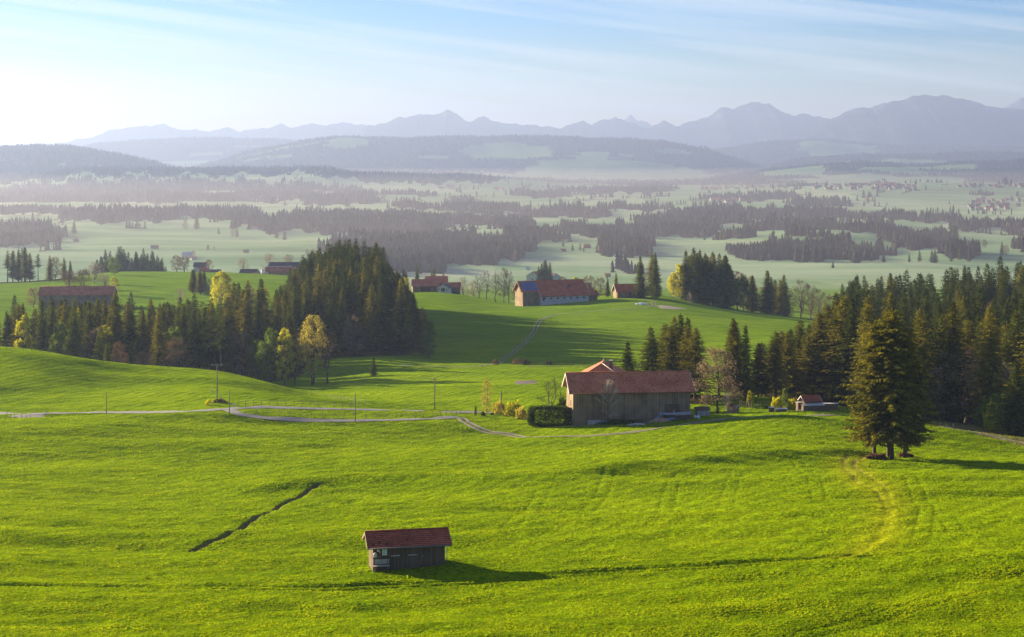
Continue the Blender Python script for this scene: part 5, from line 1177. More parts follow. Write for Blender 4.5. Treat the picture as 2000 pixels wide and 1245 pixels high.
def leaning(name, label, cat, px, py, L, H, rz, tilt_, mat, dmin=300, up=.0, thick=.05):
    x, y = hit(px, py, dmin); q = MB(); q.box(-L / 2, L / 2, -thick / 2, thick / 2, 0, H)
    for k in range(int(L / .3)): q.box(-L / 2 + .3 * k + .02, -L / 2 + .3 * k + .06, -thick / 2 - .02, -thick / 2 - .001, .02, H - .02)
    o = q.build(name, mat); o.location = (x, y, z1(x, y) + up); o.rotation_euler = (tilt_[0], tilt_[1], rz); tag(o, label, cat); return o
leaning('metal_sheet', 'pale blue corrugated sheet leaning behind the young tree at the barn wall', 'sheet', 1184, 829, 3.0, .75, R(6), (R(-28), R(-4)), M['bluetarp'])
x, y = at_barn(9.4, -6.7)
t = empty('timber_stack', (x, y, z1(x, y)), tb_); tag(t, 'brown stack of old boards against the right end of the barn wall', 'timber stack')
q = MB(); rr_ = random.Random(4)
for k in range(9):
    for j in range(3): q.box(-2.7 + rr_.uniform(-.3, .2), 2.6 + rr_.uniform(-.3, .3), -.6 + .42 * j, -.22 + .42 * j, .1 + .13 * k, .2 + .13 * k)
q.build('boards', M['wooddark'], t); q = MB(); [q.box(-2.2 + 2.1 * k, -2.05 + 2.1 * k, -.7, .75, -.6, .095) for k in range(3)]; q.build('bearer', M['woodgrey'], t)
zt = z1(x, y)
def sheet(label, lx, ly, L, W_, z, rx, ry, rz, mat):
    X, Y = at_barn(lx, ly); q = MB(); n = 10
    for k in range(n): q.box(-L / 2, L / 2, -W_ / 2 + W_ * k / n + .004, -W_ / 2 + W_ * (k + .55) / n, .02 * (k % 2), .03 + .02 * (k % 2))
    q.box(-L / 2, L / 2, -W_ / 2, W_ / 2, -.01, -.001)
    o = q.build('metal_sheet', mat); o.location = (X, Y, zt + z); o.rotation_euler = (rx, ry, rz + tb_); tag(o, label, 'sheet')
sheet('pale metal sheet lying across the right end of the timber stack', 10.6, -6.9, 3.4, 1.1, 1.42, R(25), R(-3), 0, M['sheet'])
sheet('pale metal sheet lying across the left end of the timber stack', 7.4, -6.9, 3.6, .9, 1.4, R(25), R(2), 0, M['sheet'])
sheet('blue-grey metal sheet propped up steeply at the left end of the timber stack', 5.2, -7.0, 3.0, .7, .75, R(20), R(-38), 0, M['bluetarp'])
sheet('turquoise sheet lying low in front of the timber stack', 6.6, -7.9, 4.0, .6, .42, R(20), R(-4), 0, M['bluetarp'])
sheet('short bright metal strip standing up on the timber stack', 8.6, -6.7, .95, .3, 1.7, R(60), R(-78), 0, M['sheet'])
# lean-to and wheel beside the right gable
X, Y = P(1371, 374); G = gable('lean_to', 'low grey concrete shed hidden behind the right gable of the big barn', 'shed', X, Y, tb_, 2.6, 3.0, 1.6, .3, (.2, .2), M['stone'], M['wooddark'], z=-(815 - 300) / F * 374 + .1, boards=False)
for k, px in enumerate((1358, 1364)):
    x, y = hit(px, 818, 330); o = bpy.data.objects.new('wrapped_bale', bush_mesh(50 + k, .01, .01, .01, 1, .01, M['white'])) if False else None
    q = MB(); q.tube((0, -.28, .33), (0, .28, .33), .33, n=16); o = q.build('white_canister', M['white'], None, True); o.location = (x, y, z1(x, y)); tag(o, ('left' if k == 0 else 'right') + ' one of two small white canisters by the right end of the barn', 'canister')
# --- farmhouse behind the barn
X, Y = P(1174, 392); zr = -(711 - 300) / F * 396; t = empty('house', (X, Y, zr - 9.0), R(-6)); tag(t, 'farmhouse with a red hipped roof peeping over the ridge of the big barn', 'house')
q = MB(); q.box(-5.4, 5.4, .6, 14.4, -2, 5.6); hw_ = q.build('wall', M['plaster'], t)
q = MB(); Pk, Pb = (0, 4.2, 9.0), (0, 11.0, 9.0); c1_, c2_, c3_, c4_ = (-6.2, -.2, 5.45), (6.2, -.2, 5.45), (6.2, 15.2, 5.45), (-6.2, 15.2, 5.45)
q.add([c1_, c2_, c3_, c4_, Pk, Pb] + [(x_, y_, z_ - .18) for x_, y_, z_ in (c1_, c2_, c3_, c4_)], [(0, 1, 4), (1, 2, 5, 4), (2, 3, 5), (3, 0, 4, 5), (6, 9, 8, 7), (0, 6, 7, 1), (1, 7, 8, 2), (2, 8, 9, 3), (3, 9, 6, 0)]); hr_ = q.build('roof', M['tile'], t)
for k_, (a_, b_) in enumerate(((c1_, Pk), (c2_, Pk), (Pk, Pb))):
    q = MB(); q.tube(Vector(a_) + Vector((0, 0, .06)), Vector(b_) + Vector((0, 0, .06)), .13, n=8); q.build('ridge_cap', M['edge'] if k_ == 1 else M['tile'], hr_, True)  # right hip cap takes the pale board colour to paint its lit edge
q = MB(); q.box(1.6, 2.3, 5.0, 5.7, 7.2, 9.6); c_ = q.build('chimney', M['brick'], hr_); q = MB(); q.box(1.5, 2.4, 4.9, 5.8, 9.602, 9.72); q.build('chimney_cap', M['edge'], t)
q = MB(); q.tube((.6, 4.8, 8.6), (.3, 4.8, 10.4), .045, n=6); q.tube((-.1, 4.8, 10.2), (.7, 4.8, 10.3), .025, n=5); q.build('aerial', M['edge'], t)
q = MB(); q.box(-1.2, -.2, .53, .62, 2.8, 4.2); w_i = q.build('window', M['white'], t); q = MB(); q.box(-1.1, -.3, .50, .525, 2.9, 4.1); q.build('pane', M['glass'], w_i)
# --- log shed and log stacks at right
X, Y = P(1582, 404); zb_ = z1(X, Y)
G = gable('log_shed', 'small log store with a brown tiled roof and pale bargeboards by the forest', 'shed', X, Y, R(16), 3.6, 2.6, 2.6, .85, (.5, .5), M['wooddark'], M['tilehut'], thick=.1)
q = MB(); q.slab([(-2.0, -1.35, 1.95), (-2.0, -3.0, 1.5), (2.4, -3.0, 1.5), (2.4, -1.35, 1.95)], [(-2.0, -1.35, 2.02), (-2.0, -3.0, 1.57), (2.4, -3.0, 1.57), (2.4, -1.35, 2.02)]); q.build('canopy', M['sheet'], G['t'])
for sx_ in (-1.9, 2.3): q = MB(); q.box(sx_ - .05, sx_ + .05, -2.95, -2.85, -.5, 1.5); q.build('post', M['post'], G['t'])
def logstack(label, px, d, L, H, W_, rz, seed):
    X, Y = P(px, d); r = random.Random(seed); t = empty('log_stack', (X, Y, z1(X, Y)), rz); tag(t, label, 'log stack'); q = MB(); z = .1; row = 0
    while z < H:
        x = -L / 2 + (row % 2) * .09
        while x < L / 2:
            rr = r.uniform(.07, .1); q.tube((x, -W_ / 2 + r.uniform(-.05, .05), z), (x, W_ / 2 + r.uniform(-.05, .05), z + r.uniform(-.02, .02)), rr, n=6); x += .18
        z += .165; row += 1
    q.box(-L / 2, L / 2, -W_ / 2 + .1, W_ / 2 - .1, -.6, H - .1)
    q.build('logs', M['logend'], t)
    q = MB(); q.box(-L / 2 - .2, L / 2 + .2, -W_ / 2 - .15, W_ / 2 + .15, H + .06, H + .1, rot=Matrix.Rotation(R(3), 3, 'X')); q.build('cover', M['edge'], t)
logstack('log stack under the canopy of the log shed', 1583, 401.5, 4.0, 1.4, 1.1, R(16), 1)
logstack('log stack touching the left end of the log shed', 1563, 405, 1.7, 1.9, 1.1, R(20), 2)
logstack('long log stack just right of the log shed', 1610, 407, 2.6, 1.5, 1.1, R(8), 3)
logstack('log stack at the right end of the row beside the log shed', 1628, 409, 1.9, 1.5, 1.1, R(5), 4)
logstack('low pale pile of timber left of the yellow-green bushes', 1526, 399, 2.4, .75, 1.2, R(0), 5)
logstack('small cube-shaped woodpile beside the low timber pile', 1507, 401, 1.0, 1.0, 1.0, R(5), 6)
x, y = P(1563, 397.5); bench('bench', 'pale plank bench in front of the log shed', x, y, R(10), 1.5, M['edge'], back=False)
X, Y = P(1432, 408); G = gable('small_shed', 'tiny weathered lean-to shed with pale rafters behind the thin young tree', 'shed', X, Y, R(-35), 2.0, 1.8, 1.2, .7, (.2, .2), M['woodgrey'], M['woodgrey'], thick=.08)
# --- the hilltop farm
ft = R(20); X, Y = P(1077, 925)
zf_ = z1(*P(1077, 900)) 
def loc(cx, cy, rt, lx, ly): return cx + lx * math.cos(rt) - ly * math.sin(rt), cy + lx * math.sin(rt) + ly * math.cos(rt)
zf_ = -(589 - 300) / F * 912
a = loc(X, Y, ft, 4.2, 0); G = gable('farmhouse', 'big red-roofed farmhouse on the hilltop with solar panels and a low white wall', 'farmhouse', a[0], a[1], ft, 27.0, 12.0, 5.3, 4.6, (.4, .7), M['plaster'], M['tilebright'], z=zf_, front_ext=3.2, thick=.25, sink=5)
FH = G
for k in range(7): window(G, 'f', -11.5 + 3.7 * k, .9, 1.0, .85, M['edge'])
panel(G, 'door', 'f', -12.4 + .2, 0, 0.9, 2.0, M['wooddark'], .08)
q = MB(); q.box(3.4, 4.8, -4.6, -3.8, 6.9, 7.6); q.build('dormer', M['solar'], G['roof'])
# left wing, its own eaves
b_ = MB(); l0, l1 = -22.6, -13.52; hw, rs, w_ = 5.3, 4.6, 6.0; pr = [(-6.0, -5), (6.0, -5), (6.0, 5.28), (0, 9.88), (-6.0, 5.28)]
b_.slab([(l0, p_, q_) for p_, q_ in pr], [(l1, p_, q_) for p_, q_ in pr]); b_.build('wing_wall', M['woodgrey'], G['t'])
pit = rs / w_; b_ = MB(); xa, xb = l0 - 1.1, l1 - .43
for s in (-1, 1):
    b_.slab([(xa, .002 * s, 9.9), (xa, s * 6.9, 9.9 - pit * 6.9), (xb, s * 6.9, 9.9 - pit * 6.9), (xb, .002 * s, 9.9)], [(xa, .002 * s, 10.2), (xa, s * 6.9, 10.15 - pit * 6.9), (xb, s * 6.9, 10.15 - pit * 6.9), (xb, .002 * s, 10.2)])
wr = b_.build('wing_roof', M['tilebright'], G['t'])
for s in (-1, 1):
    q = MB(); q.slab([(xa - .12, 0, 9.6), (xa - .12, s * 6.9, 9.6 - pit * 6.9), (xa - .003, s * 6.9, 9.6 - pit * 6.9), (xa - .003, 0, 9.6)], [(xa - .12, 0, 10.25), (xa - .12, s * 6.9, 10.2 - pit * 6.9), (xa - .003, s * 6.9, 10.2 - pit * 6.9), (xa - .003, 0, 10.25)]); q.build('bargeboard', M['woodwarm'], G['t'])
nrm = Vector((0, -pit, 1)).normalized()
for i in range(4):
    for j in range(3):
        q = MB(); x0 = -22.4 + 2.15 * i; y0 = -1.0 - 1.75 * j
        def S(xx, yy, up): return (xx, yy - up * .6, 10.18 + yy * pit + up * .8)
        q.slab([S(x0, y0, .03), S(x0, y0 - 1.6, .03), S(x0 + 2.0, y0 - 1.6, .03), S(x0 + 2.0, y0, .03)], [S(x0, y0, .14), S(x0, y0 - 1.6, .14), S(x0 + 2.0, y0 - 1.6, .14), S(x0 + 2.0, y0, .14)]); q.build('solar_panel', M['solar'], wr)
panel(dict(G, yf=-6.0, l=0), 'barn_door', 'f', -18.0, 0, 4.4, 4.2, M['woodgrey'], .08)
q = MB(); q.box(l0 - .1, l0 + .02, -5.6, -1.2, -.5, 4.0); q.build('gable_door', M['woodwarm'], G['t'])
a = P(1146, 935); G = gable('chalet', 'small brown chalet with a red roof and balcony right of the farmhouse', 'house', a[0], a[1], R(38), 8.0, 8.0, 4.2, 2.3, (1.1, .9), M['woodwarm'], M['tilebright'], z=-(590 - 300) / F * 932, thick=.2, sink=4)
q = MB(); q.box(-4.9, -4.02, -3.9, 3.9, 2.5, 2.62); [q.box(-4.9, -4.84, -3.9 + .3 * k, -3.82 + .3 * k, 2.625, 3.4) for k in range(26)]; q.box(-4.92, -4.82, -3.9, 3.9, 3.403, 3.5); q.build('balcony', M['wooddark'], G['t'])
window(G, 'f', 0, .8, 1.2, 1.0); window(G, 'l', 1.8, .8, 1.2, 1.0); panel(G, 'door', 'l', -1.4, -.2, 1.6, 2.2, M['white'], .06)
a = P(1228, 948); G = gable('wooden_barn', 'red-roofed wooden barn on the hilltop beside the dark spruces', 'barn', a[0], a[1], R(14), 15.5, 8.0, 4.2, 3.5, (.8, .6), M['woodgrey'], M['tilebright'], z=-(582 - 300) / F * 945 - .6, thick=.2, sink=4)
panel(G, 'gable_door', 'l', -1.2, 0, 2.8, 3.6, M['woodwarm'], .06)
for i, (px, py, c_, s_, lb) in enumerate(((1016, 585, 'white', 1.3, 'white farm trailer in the yard left of the farmhouse'), (1021, 588, 'sheet', 1.5, 'grey farm cart in the yard before the gable of the farmhouse'), (1031, 590, 'woodorange', 1.0, 'small orange cart in the farmyard'), (1042, 591, 'white', 1.0, 'small white cart in front of the left wing of the farmhouse'))):
    x, y = hit(px, py, 800); t = empty('farm_cart', (x, y, z1(x, y) + .1), i * .5); tag(t, lb, 'cart')
    q = MB(); q.slab([(-s_, -s_ * .5, .55), (s_, -s_ * .5, .55), (s_, s_ * .5, .55), (-s_, s_ * .5, .55)], [(-s_ * 1.1, -s_ * .6, 1.3), (s_ * 1.1, -s_ * .6, 1.3), (s_ * 1.1, s_ * .6, 1.3), (-s_ * 1.1, s_ * .6, 1.3)]); q.build('body', M[c_], t)
    for sx_ in (-.55, .55):
        for sy_ in (-.56, .56): q = MB(); q.tube((sx_ * s_, sy_ * s_ - .08, .35), (sx_ * s_, sy_ * s_ + .08, .35), .35, n=12); q.build('wheel', M['wire'], t)
    q = MB(); q.tube((s_, 0, .55), (s_ * 1.9, 0, .4), .05, n=5); q.build('drawbar', M['wire'], t)
# silage sheet mound
x, y = hit(1253, 595, 800); heap('stone_pile', 'flat pile of white stones inside the bend of the hilltop track', 'stones', x, y, 3.4, 2.2, .7, 150, .7, M['white'], 9)
# --- left long barn and the other farms
def simple_house(name, label, cat, px, d, base, L, W, hw, rise, rot, wall, roof, win=0, ov=.6, group=None):
    X, Y = P(px, d); z = -(base - 300) / F * d; return gable(name, label, cat, X, Y + W * .4, R(rot), L, W, hw, rise, (ov, ov), M[wall], M[roof], z=z, thick=.2, sink=5, group=group)
G = simple_house('long_barn', 'very long grey wooden barn with a dull red roof beyond the wood at left', 'barn', 147, 880, 597, 36.5, 13, 5.6, 3.4, 4, 'woodgrey', 'tile')
for k in range(4): window(G, 'f', 3 + 3.2 * k, 1.6, 1.2, .7)
panel(G, 'door', 'r', 0, 0, 3.5, 4, M['woodwarm'], .06)
G = simple_house('red_roof_farm', 'wide farm building with a red roof in front of the flat misty fields', 'farm', 829, 1065, 570, 15.5, 12, 3.6, 3.4, 6, 'woodgrey', 'tile')
panel(G, 'gable_boards', 'l', 0, 3.6, 3, 2.0, M['wooddark'], .06); panel(G, 'barn_door', 'f', 0, 0, 6, 3.0, M['wooddark'], .07)
G = simple_house('red_roof_farm', 'taller rear wing of the red-roofed farm showing above its roof', 'farm', 852, 1085, 569, 13, 10, 5.4, 3.4, 4, 'woodgrey', 'tile'); window(G, 'f', 2.5, 3.4, 1.2, 1.2); window(G, 'f', 4.8, 3.4, 1.2, 1.2)
G = simple_house('white_house', 'small white house with a dark roof at the foot of the red-roofed farm', 'house', 868, 1052, 569.5, 7.5, 6.5, 2.2, 1.9, 78, 'plaster', 'tiledark'); panel(G, 'garage_door', 'l', 0, 0, 2.4, 2.0, M['wooddark'], .06); window(G, 'l', 2.2, .9, .8, .8); window(G, 'l', -2.2, .9, .8, .8)
G = simple_house('red_roof_shed', 'low red-roofed shed right of the small white house', 'shed', 884, 1075, 569, 9, 7, 2.9, 2.0, 4, 'wooddark', 'tilebright'); panel(G, 'door', 'f', -2, 0, 2.2, 2.2, M['woodgrey'], .06)
G = simple_house('orange_barn', 'orange wooden barn with a pale roof light strip on the far green hill', 'barn', 546, 1225, 543, 20, 11, 4.8, 2.5, 5, 'woodorange', 'tile'); q = MB(); q.box(-9, 8, -.5, .5, 7.56, 7.9); q.build('roof_light', M['sheet'], G['roof']); panel(G, 'door', 'f', -8.9, 0, 1.0, 4.2, M['white'], .07); panel(G, 'plinth', 'f', 0, 0, 17, 1.0, M['plaster'], .05)
G = simple_house('barn', 'dark-roofed barn standing right behind the orange barn', 'barn', 554, 1255, 541, 21, 12, 7.0, 3.0, 2, 'woodgrey', 'tiledark'); panel(G, 'door', 'f', 6, 0, 3, 3, M['wooddark'], .06)
G = simple_house('house', 'low house with a dark reddish roof left of the orange barn', 'house', 485, 1275, 545, 12, 11, 3.4, 3.2, -8, 'plaster', 'tiledark'); window(G, 'f', 2, 1, 1.4, 1.2); window(G, 'f', -2, 1, 1.4, 1.2)
G = simple_house('shed', 'long low reddish shed linking the dark-roofed house and the orange barn', 'shed', 508, 1265, 543, 9, 6, 2.0, 1.3, 0, 'woodwarm', 'tile'); panel(G, 'door', 'f', 2, 0, 2, 1.8, M['wooddark'], .06)
x, y = P(513, 1250); t = empty('feed_silo', (x, y, -(541 - 300) / F * 1250 - 1), 0); tag(t, 'small pale blue feed silo left of the orange barn', 'silo'); q = MB(); q.tube((0, 0, 1.5), (0, 0, 6), 1.2, n=14); q.tube((0, 0, 6), (0, 0, 6.8), 1.2, .3, n=14); q.tube((0, 0, .6), (0, 0, 1.5), .3, 1.2, n=14); q.build('tank', M['white'], t, True); q = MB(); [q.tube((math.cos(a) * .9, math.sin(a) * .9, -2), (math.cos(a) * 1.0, math.sin(a) * 1.0, 2), .08) for a in (0.3, 1.9, 3.5, 5.0)]; q.build('legs', M['sheet'], t)
G = simple_house('house', 'white gabled house with a red roof in the hamlet behind the green hill', 'house', 392, 1270, 539, 9, 8.5, 3.2, 2.8, 60, 'plaster', 'tile'); window(G, 'l', 0, 1.2, 1.4, 1.1)
G = simple_house('house', 'low grey-roofed house right of the white gabled house in the hamlet', 'house', 414, 1280, 541, 11, 8, 2.6, 2.2, 20, 'plaster', 'tiledark'); window(G, 'f', 0, .9, 1.4, 1.1)
G = simple_house('house', 'dark slate-roofed house standing behind the hamlet trees', 'house', 390, 1500, 527, 10, 9, 2.8, 3.0, 0, 'plaster', 'tiledark'); window(G, 'f', 1, .9, 1.4, 1.1)
G = simple_house('shed', 'small white-roofed shed in the field left of the feed silo', 'shed', 452, 1262, 541, 5, 3, 1.6, .9, 10, 'plaster', 'sheet'); panel(G, 'door', 'f', 0, 0, 1, 1.4, M['wooddark'], .06)
G = simple_house('barn', 'pinkish gabled barn half hidden by spruces beyond the farmhouse', 'barn', 1047, 1500, 550, 12, 12, 4.5, 3.6, 60, 'plaster', 'tile'); window(G, 'l', 0, 1.2, 1.4, 1.1)
G = simple_house('barn', 'white-walled barn half hidden right of the spruces beyond the farmhouse', 'barn', 1079, 1500, 552, 12, 11, 4.0, 3.6, -60, 'plaster', 'tiledark'); window(G, 'r', 0, 1.2, 1.4, 1.1)
for k, px in enumerate((1052, 1058, 1063, 1069, 1074, 1066)):
    x, y = P(px, 1470 + 5 * k); tree('sp4', 'spruce_tree', x, y, (15 + k % 3 * 2) / 25, 'spruce in the clump between the two barns beyond the farmhouse', 'spruce tree', 'spruces between the two barns beyond the farmhouse', sx=1.3, z=-(553 - 300) / F * 1480)
G = simple_house('house', 'red roof showing just behind the ridge of the hilltop farmhouse', 'house', 1060, 1010, 582, 8, 8, 6.6, 2.6, 10, 'plaster', 'tilebright')
G = simple_house('house', 'dull-roofed house among trees right of the farmhouse ridge', 'house', 1135, 1150, 582, 13, 9, 6.2, 3.2, 0, 'woodgrey', 'tiledark')
G = simple_house('house', 'dull-roofed house beyond the farmhouse, left of the other dull roof', 'house', 1102, 1250, 577, 9, 9, 7.0, 3.2, 10, 'woodgrey', 'tiledark')
for k, (px, py, L, rt, w_, r_, lb) in enumerate([(148, 473, 9, 40, 'woodgrey', 'tiledark', 'tent-shaped hay barn on the frosted field at left'), (302, 487, 11, 5, 'woodgrey', 'tiledark', 'small dark field barn above the wooded knoll'), (480, 494, 8, 20, 'woodgrey', 'tiledark', 'small hay barn in the middle of the left frosted field'), (679, 473, 11, 10, 'woodwarm', 'tile', 'reddish field barn above the round forest'), (498, 449, 12, 8, 'plaster', 'tile', 'pale farm building at the edge of the far wood'), (612, 452, 9, 5, 'plaster', 'tile', 'pale farm building right of the first at the edge of the far wood'), (1098, 503, 0, 0, '', '', ''), (1146, 485, 11, 10, 'woodwarm', 'tile', 'reddish field barn right of the small wood in the centre'), (1169, 489, 9, 30, 'woodgrey', 'tiledark', 'grey field barn right of the reddish one in the centre'), (1031, 527, 5, 0, 'sheet', 'sheet', 'tiny pale trough shed on the flat frosted field'), (1100, 492, 8, 5, 'woodgrey', 'tiledark', 'low hay barn beside the stream in the central field'), (1186, 541, 7, 15, 'woodwarm', 'tile', 'little reddish hut behind the hilltop barn'), (365, 503, 14, 5, 'plaster', 'sheet', 'long pale shed in the left frosted field'), (378, 508, 8, 40, 'plaster', 'tile', 'small pink-roofed house in the left frosted field'), (1690, 435, 10, 5, 'plaster', 'tile', 'pale building at the right end of the long strip wood'), (1394, 393, 22, 5, 'plaster', 'tile', 'large farm in the far village right of centre'), (1420, 396, 16, 20, 'plaster', 'tile', 'second farm in the far village right of centre'), (1405, 397, 12, -20, 'plaster', 'tiledark', 'dark-roofed house of the far village right of centre'), (880, 369, 26, 5, 'plaster', 'tile', 'long pale farm on the far plain'), (860, 370, 18, 10, 'plaster', 'tiledark', 'dark-roofed farm beside the long pale farm'), (970, 372, 24, 0, 'plaster', 'tile', 'pinkish farm in front of the far long hill'), (982, 373, 16, 15, 'plaster', 'tile', 'small farm right of the pinkish farm below the long hill'), (1157, 389, 14, 5, 'plaster', 'tile', 'lonely farm on the bright field below the long hill'), (1965, 444, 14, 5, 'plaster', 'tiledark', 'grey-roofed farm at the right edge of the plain, left one'), (1990, 444, 16, -5, 'plaster', 'tile', 'reddish farm at the right edge of the plain')]):
    if not L: continue
    x, y = hit(px, py, 1700); big = y > 4000
    gable('field_barn' if not big else 'farm', lb, 'barn' if not big else 'farm', x, y, R(rt), L, L * .7, L * .28, L * .26, (.4, .4), M[w_], M[r_], boards=False, thick=.2)
# villages: small houses, three meshes shared
hm_ = []
for k in range(6):
    q = MB(); L, W, hw, rs = (11, 13, 10, 15, 12, 18)[k], (9, 9, 8, 10, 10, 11)[k], (5, 4, 5.5, 4, 6, 4)[k], 4; l, w = L / 2, W / 2
    pr = [(-w, -2), (w, -2), (w, hw), (0, hw + rs), (-w, hw)]; q.slab([(-l, a, b) for a, b in pr], [(l, a, b) for a, b in pr])
    for s in (-1, 1): q.slab([(-l - .5, 0, hw + rs), (-l - .5, s * (w + .6), hw - .5), (l + .5, s * (w + .6), hw - .5), (l + .5, 0, hw + rs)], [(-l - .5, 0, hw + rs + .4), (-l - .5, s * (w + .6), hw - .1), (l + .5, s * (w + .6), hw - .1), (l + .5, 0, hw + rs + .4)], 1)
    me = bpy.data.meshes.new('village_house'); me.from_pydata(q.v, [], q.f); me.polygons.foreach_set('material_index', q.m); me.materials.append(M['villagewall']); me.materials.append(M[('tile', 'tile', 'tiledark', 'tilebright', 'tile', 'tiledark')[k]]); me.update(); hm_.append(me)
rv = random.Random(8)
def village(n, a, b, c, d, label, group):
    for i in range(n):
        px = rv.uniform(a, b); py = rv.uniform(c, d) ; x, y = hit(px, py, 3200, 13000)
        o = bpy.data.objects.new('village_house', hm_[rv.randrange(6)]); COL.objects.link(o); o.location = (x, y, z1(x, y)); o.rotation_euler = (0, 0, rv.uniform(-.6, .9)); tag(o, label, 'house', group)
village(48, 1350, 1540, 359, 371, 'tiny white house of the long village on the plain, left of the dark wood', 'houses of the long village, left part')
village(62, 1590, 1790, 360, 371, 'tiny white house of the long village around the twin-towered church', 'houses of the long village around the church')
village(22, 1850, 2010, 362, 368, 'tiny house of the far village at the right edge', 'houses of the far village at the right edge')
village(46, 1895, 2040, 388, 413, 'small red-roofed house of the village at the right edge of the plain', 'houses of the village at the right edge of the plain')
village(16, 790, 960, 333, 345, 'tiny pale house of the misty hamlet below the long hill', 'houses of the misty hamlet below the long hill')
village(16, 1380, 1470, 389, 398, 'small house of the farm hamlet in the middle distance', 'houses of the farm hamlet in the middle distance')
x, y = hit(1726, 363, 3200, 13000); t = empty('church', (x, y, z1(x, y)), 0); t.scale = (.6, .6, .5); tag(t, 'pale church with twin towers in the far village', 'church')
q = MB(); q.box(8, 60, -9, 9, -3, 14); q.build('nave', M['villagewall'], t); q = MB(); q.slab([(8, -10, 14.01), (60, -10, 14.01), (60, 10, 14.01), (8, 10, 14.01)], [(8, -.3, 24), (60, -.3, 24), (60, .3, 24), (8, .3, 24)]); q.build('roof', M['tile'], t)
for yy, xx in ((-6, -8), (6, 6)):
    q = MB(); q.box(xx - 4.5, xx + 4.5, yy - 4.5, yy + 4.5, -3, 42); o = q.build('tower', M['villagewall'], t); q = MB(); q.tube((xx, yy, 42.01), (xx, yy, 46), 4.6, 5.2, 10); q.tube((xx, yy, 46.01), (xx, yy, 52), 5.2, .4, 10); q.build('onion_dome', M['tiledark'], o)

# ------------------------------------------------------------------ poles, wires, fences
def pole(label, px, py, h, dmin=300, arms=True, stay=False, r=.12, d=None, zoff=0):
    x, y = hit(px, py, dmin) if d is None else P(px, d); z = z1(x, y); t = empty('utility_pole', (x, y, z), 0); tag(t, label, 'utility pole')
    q = MB(); q.tube((0, 0, -.8), (0, 0, h), r * 1.15, r * .8, 10); q.build('pole', M['post'], t, True)
    if arms:
        w = 1.3 if stay else .55; q = MB(); q.box(-w, w, -.07, .07, h - .45, h - .31); q.build('crossarm', M['post'], t)
        for k in (-1, 0, 1) if stay else (-1, 1): q = MB(); q.tube((k * w * .85, 0, h - .30), (k * w * .85, 0, h - .05), .05, .035, 8); q.build('insulator', M['white'], t, True)
    if stay: q = MB(); q.tube((-1.5, -.3, 3.3), (1.5, -.6, .9), .06, n=6); q.build('brace', M['edge'], t); q = MB(); q.tube((1.5, -.6, -.3), (1.5, -.6, 1.0), .07, n=6); q.build('brace_post', M['post'], t)
    return x, y, z + h - .1
A = pole('tall power pole with a wide crossarm and a pale brace on the hill slope', 424, 788, 8.8, 300, stay=True)
B = pole('power pole with a short crossarm standing beyond the lane on the sunlit grass', 849, 800, 7.4, 300)
C2 = pole('thin pole beside the road fork', 448, 811, 5.2, 250, arms=False, r=.09)
C3 = pole('thin pole beside the lane at the foot of the left hill', 208, 809, 4.8, 250, arms=False, r=.09)
C4 = pole('thin pole beside the lower lane, left of the thin golden tree', 694, 825, 6.2, 250, arms=False, r=.09)
C5 = pole('short thick pole behind the golden bushes', 979, 800, 4.6, 250, arms=False, r=.16)
def cable(name, label, a, b, sag, r=.022, dx=0.0):
    q = MB(); n = 14; pr = None
    for i in range(n + 1):
        t = i / n; p = Vector((a[0] + (b[0] - a[0]) * t + dx, a[1] + (b[1] - a[1]) * t, a[2] + (b[2] - a[2]) * t - 4 * sag * t * (1 - t)))
        if pr is not None: q.tube(pr, p, r, n=4, cap=False)
        pr = p
    o = q.build(name, M['wire']); tag(o, label, 'cable', 'power cables between the poles')
for dx in (-.9, .9): cable('power_cable', 'thin power cable sagging between the pole on the hill and the pole beyond the lane', A, B, 1.3, dx=dx)
def fence(label, pts, dmin, n, h=1.1, r=.06, wires=2, rail=None, z=None):
    p = path(pts, dmin, 6) if z is None else spline([P(*q) for q in pts], 6); p = np.array(p); s = np.concatenate([[0], np.cumsum(np.hypot(*np.diff(p, axis=0).T))])
    u = np.linspace(0, s[-1], n); X = np.interp(u, s, p[:, 0]); Y = np.interp(u, s, p[:, 1]); Z = zg(X, Y); t = empty('fence', (X[0], Y[0], Z[0])); tag(t, label, 'fence')
    o0 = Vector((X[0], Y[0], Z[0])); rr = random.Random(n)
    for i in range(n):
        q = MB(); b = Vector((X[i], Y[i], Z[i])) - o0; hh = h * rr.uniform(.85, 1.15); q.tube(b + Vector((0, 0, -.4)), b + Vector((rr.uniform(-.05, .05), 0, hh)), r, r * .9, 6); q.build('post', M['post'], t)
    for k in range(wires):
        q = MB(); hz = h * (.85 - .4 * k)
        for i in range(n - 1):
            q.tube(Vector((X[i], Y[i], Z[i] + hz)) - o0, Vector((X[i + 1], Y[i + 1], Z[i + 1] + hz)) - o0, rail or .012, n=4, cap=False)
        q.build('rail' if rail else 'wire', M['post'] if rail else M['wire'], t)
fence('thin post and wire fence along the crest of the left grassy hill', [(-20, 472), (60, 474), (150, 475), (250, 475), (350, 474), (430, 476), (500, 480)], 0, 34, z=1)
fence('fence running down the right shoulder of the left hill to the lane', [(520, 757), (560, 765), (600, 771), (640, 778), (680, 784), (715, 790)], 400, 12)
fence('grey railing beside the upper road above the loop', [(465, 795), (500, 793), (560, 794), (640, 796), (700, 798)], 360, 16, h=1.3, rail=.035)
fence('fence posts inside the grassy loop between the two roads', [(480, 808), (540, 812), (620, 816), (700, 818), (780, 817), (860, 813), (900, 811)], 330, 24)
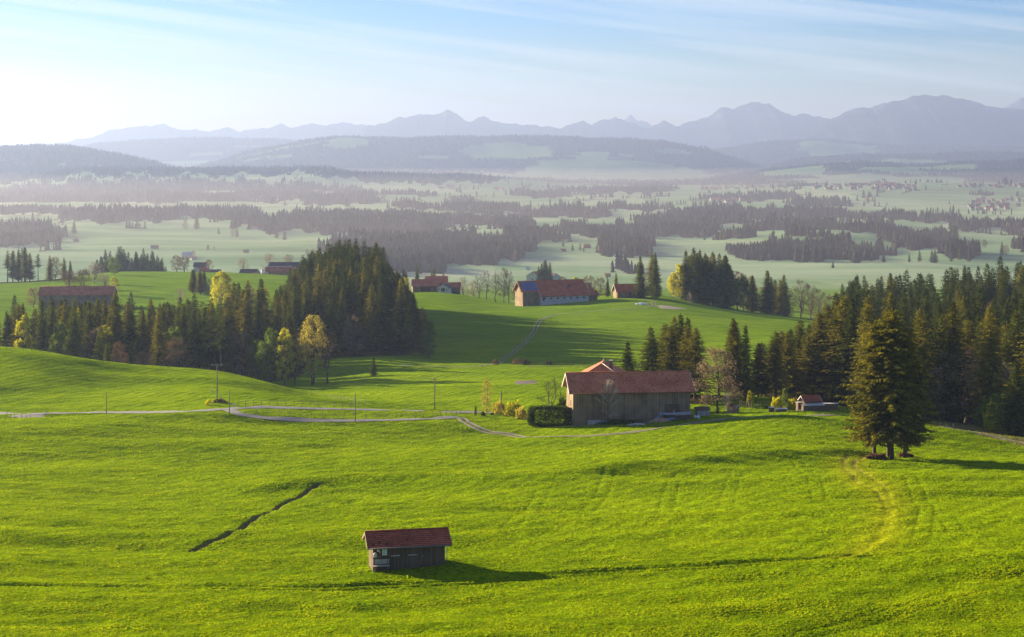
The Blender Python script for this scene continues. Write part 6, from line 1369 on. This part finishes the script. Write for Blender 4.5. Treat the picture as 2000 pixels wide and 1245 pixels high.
fence('old post fence along the garden right of the barn', [(1445, 796), (1470, 798), (1490, 797), (1505, 796)], 380, 12, h=1.6, r=.09, wires=1)
fence('small fence round the paved patch beside the left lane', [(14, 814), (40, 817), (62, 815), (90, 811)], 330, 7)
fence('post fence along the dry field below the right-hand forest', [(1825, 834), (1870, 836), (1905, 841), (1960, 850)], 340, 6, h=1.2)
fence('wire fence along the foot of the middle meadow', [(960, 712), (1040, 714), (1120, 714), (1240, 713)], 560, 16)
for i, (px, py) in enumerate(((47, 925), (235, 898), (308, 873), (368, 850))):
    x, y = hit(px, py); q = MB(); q.tube((0, 0, -.3), (.03, 0, .95), .04, n=6); q.tube((-.14, 0, .8), (.16, 0, .84), .02, n=5); o = q.build('marker_stake', M['post']); o.location = (x, y, z1(x, y)); tag(o, 'thin wooden marker stake standing in the open pasture', 'stake', 'marker stakes in the open pasture')
x, y = hit(457, 806, 330); t = empty('road_sign', (x, y, z1(x, y))); tag(t, 'small white road marker post at the road fork', 'sign'); q = MB(); q.tube((0, 0, -.3), (0, 0, 1.5), .03, n=6); q.build('post', M['sheet'], t); q = MB(); q.box(-.3, .3, -.02, .02, 1.5, 1.9); q.build('plate', M['white'], t)

# ------------------------------------------------------------------ morning haze
def vol(name, x0, x1, y0, y1, z0, z1_, dens, col, aniso, label):
    q = MB(); q.box(x0, x1, y0, y1, z0, z1_); m, nt, out = mat_new(name + '_air'); v = N(nt, 'ShaderNodeVolumePrincipled')
    v.inputs['Density'].default_value = dens; v.inputs['Color'].default_value = (*col, 1); v.inputs['Anisotropy'].default_value = aniso
    v.inputs['Absorption Color'].default_value = (0, 0, 0, 1)
    nt.links.new(v.outputs[0], out.inputs['Volume']); o = q.build(name, m); tag(o, label, name, None, 'stuff'); return o
HAZE = vol('haze', -26000, 26000, -60, 25600, -165, 650, 7.5e-5, (0.34, 0.445, 0.76), .40, 'pale blue morning haze filling the air to the mountains')
vol('mist', -21000, 21000, 1750, 20500, -163, -88, 9.5e-5, (0.58, 0.50, 0.50), .45, 'pale mist lying low over the frosted plain')
